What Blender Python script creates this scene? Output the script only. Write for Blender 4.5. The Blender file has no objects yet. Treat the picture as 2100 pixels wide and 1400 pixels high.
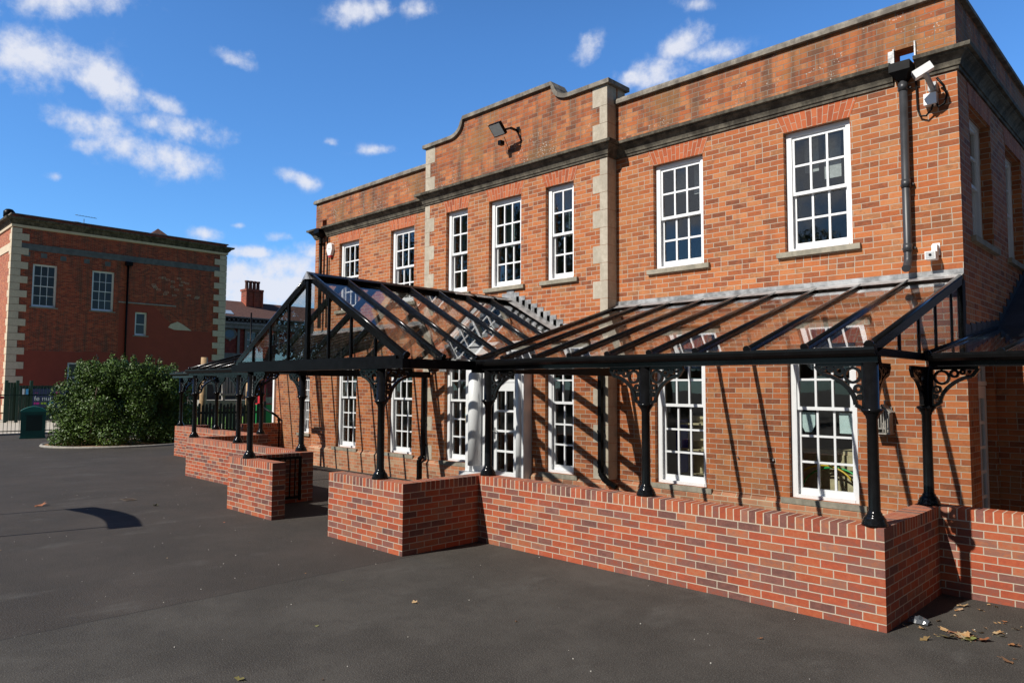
import bpy, math, random
import numpy as np
from mathutils import Vector, Matrix
from math import radians as rad, pi, sin, cos
random.seed(7); rng=np.random.default_rng(7)
sc=bpy.context.scene; C=sc.collection

# ---------------------------------------------------------------- camera
cam=bpy.data.cameras.new('camera'); cam.sensor_width=36; cam.lens=25.36; cam.clip_start=.1; cam.clip_end=3000
co=bpy.data.objects.new('camera',cam); C.objects.link(co); sc.camera=co
yaw,pitch,roll=rad(-44.534),rad(3.655),rad(.3006)
Fw=Vector((sin(yaw)*cos(pitch),cos(yaw)*cos(pitch),sin(pitch))); Rt=Vector((cos(yaw),-sin(yaw),0)); Up=Rt.cross(Fw)
R2=Rt*cos(roll)+Up*sin(roll); U2=-Rt*sin(roll)+Up*cos(roll)
M=Matrix((R2,U2,-Fw)).transposed().to_4x4(); M.translation=Vector((2.130,-9.795,2.005)); co.matrix_world=M

# ---------------------------------------------------------------- light
SUN=Vector((.203,1,-.84)).normalized()          # travel direction of sunlight
sl=bpy.data.lights.new('sun','SUN'); sl.energy=5.0; sl.angle=rad(.5); sl.color=(1,.95,.87)
so=bpy.data.objects.new('sun',sl); C.objects.link(so); so.rotation_euler=SUN.to_track_quat('-Z','Y').to_euler()
sc.view_settings.view_transform='Standard'; sc.view_settings.look='None'; sc.view_settings.exposure=.2; sc.view_settings.gamma=1

# ---------------------------------------------------------------- node helper
class NT:
    def __init__(s,nt): s.nt=nt; s.n=nt.nodes; s.l=nt.links
    def new(s,t,**k):
        o=s.n.new(t)
        for a,b in k.items(): setattr(o,a,b)
        return o
    def put(s,sock,v):
        if isinstance(v,bpy.types.NodeSocket): s.l.new(v,sock)
        elif isinstance(v,(tuple,list)) and sock.type=='RGBA' and len(v)==3: sock.default_value=(*v,1)
        else: sock.default_value=v
    def m(s,op,a,b=0.,c=0.,clamp=False):
        o=s.new('ShaderNodeMath',operation=op,use_clamp=clamp)
        s.put(o.inputs[0],a); s.put(o.inputs[1],b); s.put(o.inputs[2],c); return o.outputs[0]
    def vm(s,op,a,b=(0,0,0)):
        o=s.new('ShaderNodeVectorMath',operation=op); s.put(o.inputs[0],a); s.put(o.inputs[1],b)
        return o.outputs['Value'] if op in('DOT_PRODUCT','LENGTH') else o.outputs[0]
    def noise(s,vec,scale,detail=3.,rough=.55,dist=0.,dims='3D',out=0):
        o=s.new('ShaderNodeTexNoise',noise_dimensions=dims); s.put(o.inputs['Vector'],vec)
        o.inputs['Scale'].default_value=scale; o.inputs['Detail'].default_value=detail; o.inputs['Roughness'].default_value=rough; o.inputs['Distortion'].default_value=dist
        return o.outputs[out]
    def ramp(s,f,stops,interp='LINEAR'):
        o=s.new('ShaderNodeValToRGB'); cr=o.color_ramp; cr.interpolation=interp
        while len(cr.elements)<len(stops): cr.elements.new(.5)
        for e,(p,c) in zip(cr.elements,stops): e.position=p; e.color=(*c,1) if len(c)==3 else c
        s.put(o.inputs[0],f); return o.outputs[0]
    def mix(s,f,a,b,bt='MIX'):
        o=s.new('ShaderNodeMix',data_type='RGBA',blend_type=bt); s.put(o.inputs[0],f); s.put(o.inputs[6],a); s.put(o.inputs[7],b); return o.outputs[2]
    def mr(s,v,a,b,c=0.,d=1.,smooth=True):
        o=s.new('ShaderNodeMapRange',interpolation_type='SMOOTHSTEP' if smooth else 'LINEAR')
        for i,x in enumerate((v,a,b,c,d)): s.put(o.inputs[i],x)
        return o.outputs[0]
    def comb(s,x,y,z=0.):
        o=s.new('ShaderNodeCombineXYZ'); s.put(o.inputs[0],x); s.put(o.inputs[1],y); s.put(o.inputs[2],z); return o.outputs[0]
    def sep(s,v):
        o=s.new('ShaderNodeSeparateXYZ'); s.put(o.inputs[0],v); return o.outputs
    def bump(s,h,strength,dist=.01):
        o=s.new('ShaderNodeBump'); o.inputs['Strength'].default_value=strength; o.inputs['Distance'].default_value=dist; s.put(o.inputs['Height'],h); return o.outputs[0]
def newmat(name):
    m=bpy.data.materials.new(name); m.use_nodes=True; t=NT(m.node_tree); b=t.n['Principled BSDF']; return m,t,b
def setb(t,b,**k):
    for a,v in k.items(): t.put(b.inputs[a.replace('_',' ')],v)

# ---------------------------------------------------------------- world: Nishita sky with procedural clouds
w=bpy.data.worlds.new('World'); sc.world=w; w.use_nodes=True; t=NT(w.node_tree)
bg=t.n['Background']; sky=t.new('ShaderNodeTexSky',sky_type='NISHITA'); sky.sun_disc=False
sky.sun_elevation=math.asin(-SUN.z); sky.sun_rotation=math.atan2(-SUN.x,-SUN.y)%(2*pi); sky.air_density=1.; sky.dust_density=.35; sky.ozone_density=2.6
tc=t.new('ShaderNodeTexCoord'); d=t.vm('NORMALIZE',tc.outputs['Generated'])
nz=t.noise(d,17.,7.,.62); nf=t.noise(d,55.,5.,.6)
# cloud banks standing at fixed compass bearings: (centre direction, tangent a / radius, tangent b / radius, weight)
def cdir(px,py):
    v=Fw+R2*((px-1050)/1479.3)+U2*((700-py)/1479.3); return v.normalized()
CL=[(50,118,80,36,8,1.25),(200,160,72,30,38,1.15),(250,190,30,20,40,.9),(120,0,110,22,0,1.15),(60,150,40,16,0,.9),
 (345,215,38,16,30,1.05),(380,262,75,24,10,1.0),(320,250,45,16,0,.95),(200,258,62,22,15,1.1),(235,285,40,20,20,.95),(310,316,80,26,14,1.25),(190,300,30,14,0,.85),(150,252,45,10,5,.8),(490,122,32,13,25,1.0),
 (735,22,42,20,-10,1.1),(785,14,30,16,0,1.0),(850,20,34,14,0,1.0),(1400,90,48,22,-35,1.1),(1350,150,60,26,-10,1.15),(1300,160,38,18,-10,1.),(1450,112,60,18,-5,.9),(1205,100,34,22,-60,.95),(1440,8,36,12,0,1.0),(605,365,46,12,22,1.0),(510,115,14,10,0,.8),
 (540,590,105,46,0,1.45),(600,550,80,30,0,1.2),(490,570,50,30,0,1.3),(515,518,44,11,5,1.15),(420,480,26,11,5,1.0),(570,485,20,9,0,.95),(640,515,30,16,0,1.1),(625,590,60,30,0,1.2),(780,308,34,9,0,.85),(115,362,12,8,0,.95),(675,290,14,7,0,.8),(490,462,16,6,0,.8)]
acc=None
for px,py,rx,ry,ang,wt in CL:
    c=cdir(px,py); ea=(cdir(px+10,py)-cdir(px-10,py)).normalized(); eb=c.cross(ea).normalized(); a=rad(-ang)
    A=(ea*cos(a)-eb*sin(a))*(1479.3/rx)/1.22; B=(ea*sin(a)+eb*cos(a))*(1479.3/ry)/1.22
    q=t.vm('SUBTRACT',d,tuple(c)); u=t.vm('DOT_PRODUCT',q,tuple(A)); v=t.vm('DOT_PRODUCT',q,tuple(B))
    r2=t.m('ADD',t.m('MULTIPLY',u,u),t.m('MULTIPLY',v,v))
    g=t.m('MULTIPLY',t.m('EXPONENT',t.m('MULTIPLY',r2,-.8)),wt)
    acc=g if acc is None else t.m('MAXIMUM',acc,g)
# broken cloud over the half of the sky behind the viewer
back=t.m('MULTIPLY',t.mr(t.vm('DOT_PRODUCT',d,(.2,-1,.1)),-.1,.4),t.mr(t.noise(d,4.5,6.,.62),.47,.62)); back=t.m('MULTIPLY',back,t.mr(t.sep(d)[2],.38,.62,1.05,0.))
acc=t.m('MAXIMUM',acc,back)
for vx,vy,vz,ra,wt in ((-.34,-.90,.26,.17,1.3),(-.42,-.88,.40,.10,1.1),(-.52,-.82,.26,.16,1.5),(-.20,-.95,.20,.10,1.),(-.70,-.68,.42,.12,1.1),(.3,-.9,.35,.15,1.1)):
    c=Vector((vx,vy,vz)).normalized(); q=t.vm('SUBTRACT',d,tuple(c)); q=t.vm('MULTIPLY',q,(1.,1.,2.)); g_=t.m('MULTIPLY',t.m('EXPONENT',t.m('MULTIPLY',t.vm('DOT_PRODUCT',q,q),-1/ra**2)),wt); acc=t.m('MAXIMUM',acc,g_)
n2=t.m('ADD',t.m('MULTIPLY',nz,.72),t.m('MULTIPLY',nf,.28))
dens=t.m('MULTIPLY',t.mr(t.m('ADD',acc,t.m('MULTIPLY',t.m('SUBTRACT',n2,.5),3.0)),.34,1.42),t.m('MULTIPLY',acc,2.2,clamp=True))
dens=t.m('MINIMUM',dens,.93)
edge=t.mr(dens,.05,.95); 
ccol=t.mix(edge,(5.3,5.7,6.7),(6.2,6.4,7.1))
skyc=t.mix(1.,sky.outputs[0],(.60,1.06,1.52),'MULTIPLY')
# sky dimmed overhead and on the sunward and eastern sides to cut fill light
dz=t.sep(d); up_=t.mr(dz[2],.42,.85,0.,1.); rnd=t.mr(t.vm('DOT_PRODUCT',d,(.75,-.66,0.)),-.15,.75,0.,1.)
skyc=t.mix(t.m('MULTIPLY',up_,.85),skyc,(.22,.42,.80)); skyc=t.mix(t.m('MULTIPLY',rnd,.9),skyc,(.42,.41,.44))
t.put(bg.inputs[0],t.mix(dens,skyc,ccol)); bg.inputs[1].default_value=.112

# ---------------------------------------------------------------- materials
def brick_mat(name,bw,rh,stops,mortar,mw=.0048,off=.5,headers=0.,wob=.002,weather=0.,dark=None,rough=.85,bumps=.5,seed=0.,band=None):
    m,t,b=newmat(name)
    uv=t.new('ShaderNodeUVMap').outputs[0]; geo=t.new('ShaderNodeNewGeometry').outputs['Position']; X=t.sep(uv)
    n1=t.noise(geo,14.,3.,.6,out=1); S=t.sep(n1)
    u=t.m('ADD',X[0],t.m('MULTIPLY',t.m('SUBTRACT',S[0],.5),wob*3)); v=t.m('ADD',X[1],t.m('MULTIPLY',t.m('SUBTRACT',S[1],.5),wob*2.2))
    row=t.m('FLOOR',t.m('DIVIDE',v,rh)); par=t.m('FLOORED_MODULO',row,2.)
    jit=t.m('MULTIPLY',t.m('SINE',t.m('MULTIPLY',row,12.9)),.06 if off else 0.)
    uu=t.m('ADD',t.m('ADD',t.m('DIVIDE',u,bw),t.m('MULTIPLY',par,off)),jit)
    col=t.m('FLOOR',uu); fu=t.m('MULTIPLY',t.m('FRACT',uu),bw); fv=t.m('MULTIPLY',t.m('FRACT',t.m('DIVIDE',v,rh)),rh)
    du=t.m('MINIMUM',fu,t.m('SUBTRACT',bw,fu)); dv=t.m('MINIMUM',fv,t.m('SUBTRACT',rh,fv))
    wn=t.new('ShaderNodeTexWhiteNoise',noise_dimensions='3D'); t.put(wn.inputs[0],t.comb(t.m('ADD',col,.3),t.m('ADD',row,.3),seed)); W=t.sep(wn.outputs[1])
    half=0.
    if headers:
        hs=t.m('LESS_THAN',W[2],headers); dh=t.m('ABSOLUTE',t.m('SUBTRACT',fu,bw/2)); dh=t.m('ADD',dh,t.m('MULTIPLY',t.m('SUBTRACT',1.,hs),1.))
        du=t.m('MINIMUM',du,dh); half=t.m('MULTIPLY',hs,t.m('MULTIPLY',t.m('GREATER_THAN',fu,bw/2),.37))
    dd=t.m('MINIMUM',du,dv); fine=t.noise(geo,160.,2.,.5); mid=t.noise(geo,38.,4.,.6)
    dd=t.m('ADD',dd,t.m('MULTIPLY',t.m('SUBTRACT',mid,.5),.0035))
    mask=t.mr(dd,mw-.0012,mw+.0014)
    f=t.m('FRACT',t.m('ADD',W[0],half)) if headers else W[0]
    mot=t.noise(t.vm('MULTIPLY',geo,(1.,1.,1.7)),11.,3.,.6); f=t.m('ADD',f,t.m('ADD',t.m('MULTIPLY',t.m('SUBTRACT',mid,.5),.3),t.m('MULTIPLY',t.m('SUBTRACT',mot,.5),.55)),clamp=True)
    bc=t.ramp(f,stops)
    vv=t.m('ADD',.78,t.m('MULTIPLY',t.m('ADD',W[1],t.m('ADD',mid,t.m('MULTIPLY',fine,.6))),.2))
    hsv=t.new('ShaderNodeHueSaturation'); t.put(hsv.inputs['Color'],bc); t.put(hsv.inputs['Value'],vv); bc=hsv.outputs[0]
    mc=t.mix(t.noise(geo,25.,3.,.6),tuple(c*.80 for c in mortar),mortar)
    big=t.noise(geo,.9,5.,.62); st=t.noise(t.vm('MULTIPLY',geo,(3.,3.,.35)),1.2,5.,.65)
    if weather:
        wz=t.mr(t.sep(geo)[2],6.05,6.2) if weather<2 else 1.
        bc=t.mix(t.m('MULTIPLY',t.mr(big,.46,.66),.35),bc,(.30,.13,.05))
        dk=t.m('MULTIPLY',wz,t.mr(st,.40,.68)); bc=t.mix(t.m('MULTIPLY',dk,.8),bc,(.085,.052,.036)); 
        bc=t.mix(t.m('MULTIPLY',wz,t.m('MULTIPLY',t.mr(big,.5,.62),.5)),bc,(.24,.125,.045))
        mc=t.mix(t.m('MULTIPLY',wz,.68),mc,(.12,.10,.085))
        blk=t.mr(t.noise(geo,2.6,5.,.65),.58,.76); bc=t.mix(t.m('MULTIPLY',blk,.55),bc,(.11,.06,.042)); bc=t.mix(t.m('MULTIPLY',t.mr(st,.5,.74),.4),bc,(.13,.07,.045)); bc=t.mix(t.m('MULTIPLY',t.mr(t.noise(geo,7.,5.,.7),.56,.75),.3),bc,(.36,.22,.13))
    if dark: bc=t.mix(t.mr(st,.42,.7,0.,dark),bc,(.10,.05,.035))
    cc=t.mix(mask,mc,bc)
    if weather:
        vo=t.new('ShaderNodeTexVoronoi'); vo.inputs['Scale'].default_value=26.; t.put(vo.inputs['Vector'],geo)
        sp=t.m('MULTIPLY',t.mr(vo.outputs['Distance'],.16,.28,1.,0.),t.m('MULTIPLY',wz,t.mr(t.noise(geo,1.7,3.,.6),.52,.66)))
        cc=t.mix(t.m('MULTIPLY',sp,.85),cc,(.62,.58,.52))
    if band:   # pale mineral bloom washed down the brick face
        cc=t.mix(t.m('MULTIPLY',t.mr(t.noise(geo,5.,4.,.7),.55,.75),band),cc,(.5,.36,.3))
    h=t.m('ADD',t.m('MULTIPLY',mask,.7),t.m('ADD',t.m('MULTIPLY',mid,.3),t.m('MULTIPLY',fine,.16)))
    setb(t,b,Base_Color=cc,Roughness=rough,Normal=t.bump(h,bumps,.008)); b.inputs['Specular IOR Level'].default_value=.25
    return m
OLD=[(0,(.19,.062,.030)),(.12,(.27,.082,.034)),(.35,(.36,.104,.036)),(.7,(.42,.138,.048)),(.9,(.43,.175,.072)),(1,(.30,.125,.055))]
NEWB=[(0,(.13,.058,.048)),(.2,(.19,.078,.060)),(.34,(.235,.062,.036)),(.52,(.31,.066,.031)),(.74,(.355,.088,.037)),(.88,(.32,.115,.058)),(1,(.23,.10,.07))]
M_old=brick_mat('old_orange_brick',.225,.075,OLD,(.45,.385,.30),mw=.0044,headers=.10,wob=.0022,weather=1.)
M_arch=brick_mat('rubbed_arch_brick',.215,.074,[(0,(.30,.075,.032)),(.5,(.40,.10,.038)),(1,(.43,.13,.055))],(.46,.36,.27),mw=.0036,seed=3.,wob=.001,band=.18)
M_new=brick_mat('new_red_brick',.225,.075,NEWB,(.48,.41,.32),mw=.0046,seed=5.,wob=.0016,band=.10,rough=.8)
M_cop=brick_mat('brick_on_edge_coping',.0755,1.,NEWB,(.58,.48,.36),mw=.0052,off=0.,seed=9.,wob=.0014,band=.14,rough=.8)
M_plinth=brick_mat('plinth_brick',.225,.075,[(0,(.26,.12,.07)),(.3,(.40,.16,.08)),(.7,(.46,.19,.10)),(1,(.42,.25,.15))],(.46,.42,.30),seed=7.,dark=.25)
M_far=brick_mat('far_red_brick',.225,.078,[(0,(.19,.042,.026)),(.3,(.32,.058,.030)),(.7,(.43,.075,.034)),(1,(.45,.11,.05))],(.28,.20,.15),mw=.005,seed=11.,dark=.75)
M_farlit=brick_mat('far_sunlit_brick',.225,.078,[(0,(.30,.08,.045)),(.5,(.42,.12,.06)),(1,(.46,.17,.08))],(.40,.32,.25),seed=12.)  # brighter copy of the far brick: sunlight put into its colour

def plain(name,col,rough=.5,metal=0.,var=.15,scale=20.,bump=0.,spec=.5,coat=0.,col2=None):
    m,t,b=newmat(name); g=t.new('ShaderNodeNewGeometry').outputs['Position']
    n=t.noise(g,scale,5.,.6); a=tuple(c*(1-var) for c in col); z=col2 or tuple(min(1,c*(1+var)) for c in col)
    setb(t,b,Base_Color=t.mix(t.mr(n,.3,.7),a,z),Roughness=t.m('ADD',rough-.06,t.m('MULTIPLY',n,.12)),Metallic=metal)
    b.inputs['Specular IOR Level'].default_value=spec; b.inputs['Coat Weight'].default_value=coat; b.inputs['Coat Roughness'].default_value=.1
    if bump: t.put(b.inputs['Normal'],t.bump(n,bump,.01))
    return m
def stone_mat(name,c1,c2,stain,amt):
    m,t,b=newmat(name); g=t.new('ShaderNodeNewGeometry').outputs['Position']
    n=t.noise(g,12.,6.,.65); s=t.noise(t.vm('MULTIPLY',g,(2.5,2.5,1.)),1.6,5.,.7)
    c=t.mix(t.mr(n,.3,.7),c1,c2); c=t.mix(t.mr(s,.4,.62,0.,amt),c,stain); sp=t.mr(t.noise(g,70.,3.,.6),.6,.75)
    c=t.mix(t.m('MULTIPLY',sp,.35),c,(.45,.42,.36))
    setb(t,b,Base_Color=c,Roughness=.9,Normal=t.bump(t.m('ADD',n,sp),.35,.006)); b.inputs['Specular IOR Level'].default_value=.2; return m
M_stone=stone_mat('quoin_limestone',(.40,.35,.275),(.50,.445,.36),(.30,.265,.21),.45)
M_corn=stone_mat('sooty_cornice_stone',(.085,.076,.060),(.17,.15,.115),(.040,.035,.028),.85)
M_cope=stone_mat('lichened_coping_stone',(.19,.17,.145),(.30,.27,.225),(.09,.08,.07),.7)
M_sill=stone_mat('sill_stone',(.27,.25,.20),(.36,.32,.25),(.16,.15,.12),.5)
M_cream=stone_mat('cream_quoin_stone',(.60,.50,.37),(.72,.60,.45),(.50,.41,.30),.3)
M_white=plain('white_gloss_paint',(.80,.81,.82),.32,var=.03,scale=6)
M_black=plain('black_powder_coat',(.0045,.0045,.005),.36,var=.3,scale=9,spec=.10)
M_blackg=plain('black_gloss_iron',(.006,.006,.0065),.17,var=.2,scale=9,coat=.1,spec=.2)
M_grey=plain('dark_grey_pipe_paint',(.035,.036,.04),.42,var=.2,scale=5)
M_lead=plain('sheet_lead',(.30,.30,.30),.42,metal=.35,var=.45,scale=6,bump=.6)
M_leadd=plain('dark_sheet_lead',(.05,.055,.068),.5,metal=.3,var=.3,scale=9,bump=.3)
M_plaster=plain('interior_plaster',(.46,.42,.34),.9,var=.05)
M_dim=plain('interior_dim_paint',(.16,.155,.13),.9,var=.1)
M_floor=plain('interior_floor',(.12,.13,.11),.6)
M_slate=plain('blue_slate',(.035,.038,.05),.55,var=.4,scale=4,bump=.4)
M_render=plain('red_masonry_paint',(.30,.058,.034),.9,var=.08,scale=1.5)
M_concrete=plain('grey_concrete_band',(.13,.135,.135),.9,var=.2,scale=3)
M_plastw=plain('white_plastic',(.80,.80,.79),.35,var=.04)
M_plastg=plain('grey_plastic',(.42,.43,.43),.5,var=.08)
M_lens=plain('dark_lens',(.01,.01,.012),.08,var=.1)
M_green=plain('green_plastic',(.006,.105,.088),.34,var=.1,scale=3)
M_greend=plain('dark_green_plastic',(.004,.028,.028),.4,var=.1)
M_greenl=plain('lid_green_plastic',(.015,.20,.16),.3,var=.08)
M_greenm=plain('green_painted_steel',(.008,.035,.020),.5,var=.2)
M_woodg=plain('weathered_grey_wood',(.30,.28,.25),.85,var=.3,scale=30,bump=.3)
M_woodd=plain('dark_stained_wood',(.022,.016,.014),.75,var=.3,scale=20)
M_log=plain('peeled_log_wood',(.38,.25,.13),.75,var=.25,scale=9)
M_pave=plain('pale_buff_paving',(.50,.44,.36),.9,var=.1,scale=3)
M_tile=plain('brown_roof_tile',(.10,.048,.038),.85,var=.25,scale=6,bump=.3)
M_kerb=plain('concrete_kerb',(.30,.28,.25),.9,var=.2,scale=12)
M_mulch=plain('leaf_mulch',(.28,.17,.09),.95,var=.6,scale=22,bump=1.)
M_grass=plain('lawn_grass',(.12,.24,.03),.9,var=.3,scale=9)
M_paper=plain('pale_blue_paper',(.55,.68,.68),.8,var=.05)
M_yel=plain('yellow_plastic',(.65,.42,.02),.35); M_grn=plain('green_hoop_plastic',(.02,.42,.10),.35)
M_red=plain('red_paint',(.45,.02,.03),.5); M_blu=plain('blue_plastic',(.03,.05,.40),.4); M_cab=plain('pale_cabinet',(.55,.47,.30),.5)
M_teal=plain('teal_sign_print',(.12,.42,.50),.5); M_lit=plain('floodlight_glass',(.42,.44,.44),.18,var=.05)
M_curt=plain('green_grey_curtain',(.14,.19,.18),.9,var=.2,scale=3)

def glass_mat(name,tint,f0=.055,rough=0.,rain=0.):
    m,t,b=newmat(name); t.n.remove(b); out=t.n['Material Output']; g=t.new('ShaderNodeNewGeometry')
    cs=t.m('ABSOLUTE',t.vm('DOT_PRODUCT',g.outputs['Normal'],g.outputs['Incoming']))
    F=t.m('ADD',f0,t.m('MULTIPLY',t.m('POWER',t.m('SUBTRACT',1.,cs,clamp=True),5.),1-f0))
    tr=t.new('ShaderNodeBsdfTransparent'); tr.inputs[0].default_value=(*tint,1)
    gl=t.new('ShaderNodeBsdfGlossy'); gl.inputs['Roughness'].default_value=rough
    wav=t.noise(g.outputs['Position'],1.3,2.,.5); t.put(gl.inputs['Normal'],t.bump(wav,.05 if not rain else .08,.012))
    mx=t.new('ShaderNodeMixShader'); t.put(mx.inputs[0],F); t.l.new(tr.outputs[0],mx.inputs[1]); t.l.new(gl.outputs[0],mx.inputs[2])
    last=mx
    if rain:
        df=t.new('ShaderNodeBsdfDiffuse'); df.inputs[0].default_value=(.6,.58,.55,1)
        st=t.m('MULTIPLY',t.mr(t.noise(t.vm('MULTIPLY',g.outputs['Position'],(26.,2.2,2.2)),1.,5.,.7),.56,.8),rain)
        m2=t.new('ShaderNodeMixShader'); t.put(m2.inputs[0],st); t.l.new(mx.outputs[0],m2.inputs[1]); t.l.new(df.outputs[0],m2.inputs[2]); last=m2
    t.l.new(last.outputs[0],out.inputs[0]); return m
M_glass=glass_mat('window_glass',(.93,.95,.94),.055)
M_roofg=glass_mat('roof_glass',(.955,.96,.955),.085,rain=.07)

# asphalt: two layers meeting in a seam in line with the wall end
m,t,b=newmat('asphalt'); g=t.new('ShaderNodeNewGeometry').outputs['Position']; P=t.sep(g)
gr=t.noise(g,95.,4.,.75); ag=t.new('ShaderNodeTexVoronoi'); ag.inputs['Scale'].default_value=95.; t.put(ag.inputs['Vector'],g)
bl=t.noise(g,.9,7.,.68); bl2=t.noise(g,4.5,6.,.7)
old=t.mix(t.mr(bl,.35,.68),(.034,.030,.0255),(.062,.0555,.048)); nw=t.mix(t.mr(bl,.35,.7),(.026,.0205,.017),(.045,.0355,.030))
wx=t.m('ADD',P[0],t.m('MULTIPLY',t.m('SUBTRACT',t.noise(g,3.,3.),.5),.07)); sm=t.m('MULTIPLY',t.mr(wx,-4.84,-4.80),1.)
c=t.mix(sm,nw,old)
pale=t.m('MULTIPLY',t.mr(t.noise(t.vm('MULTIPLY',g,(1.,.45,1.)),1.7,6.,.7),.53,.78),.6); c=t.mix(pale,c,(.105,.100,.092))
c=t.mix(t.m('MULTIPLY',t.mr(bl2,.5,.72),.5),c,(.026,.022,.020))
c=t.mix(t.mr(gr,.46,.70,0.,.9),c,(.14,.13,.115)); c=t.mix(t.mr(ag.outputs['Distance'],.0,.35,.55,0.),c,(.018,.017,.016))
ln=t.m('MULTIPLY',t.mr(t.m('ABSOLUTE',t.m('SUBTRACT',wx,-4.82)),.004,.02,1.,0.),.6); c=t.mix(ln,c,(.02,.018,.016))
setb(t,b,Base_Color=c,Roughness=.88,Normal=t.bump(t.m('ADD',gr,t.m('MULTIPLY',ag.outputs['Distance'],.8)),.55,.006)); b.inputs['Specular IOR Level'].default_value=.3
M_asph=m
m,t,b=newmat('leaf_green'); oi=t.new('ShaderNodeNewGeometry'); rv=oi.outputs['Random Per Island']; n=t.noise(oi.outputs['Position'],1.3,3.)
c=t.ramp(t.m('ADD',t.m('MULTIPLY',rv,.7),t.m('MULTIPLY',n,.3)),[(0,(.022,.044,.008)),(.4,(.048,.092,.014)),(.75,(.085,.15,.022)),(1,(.16,.24,.04))])
setb(t,b,Base_Color=c,Roughness=.5); b.inputs['Specular IOR Level'].default_value=.35; M_leaf=m
m,t,b=newmat('dry_leaf'); oi=t.new('ShaderNodeObjectInfo'); n=t.noise(t.new('ShaderNodeNewGeometry').outputs['Position'],60.,3.)
c=t.ramp(oi.outputs['Random'],[(0,(.50,.38,.22)),(.35,(.42,.22,.08)),(.6,(.30,.09,.04)),(.8,(.55,.45,.30)),(.93,(.16,.22,.05)),(1,(.2,.1,.05))])
setb(t,b,Base_Color=t.mix(t.m('MULTIPLY',n,.5),c,(.2,.11,.05)),Roughness=.6); M_dry=m
def sash_mat(): pass

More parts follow.
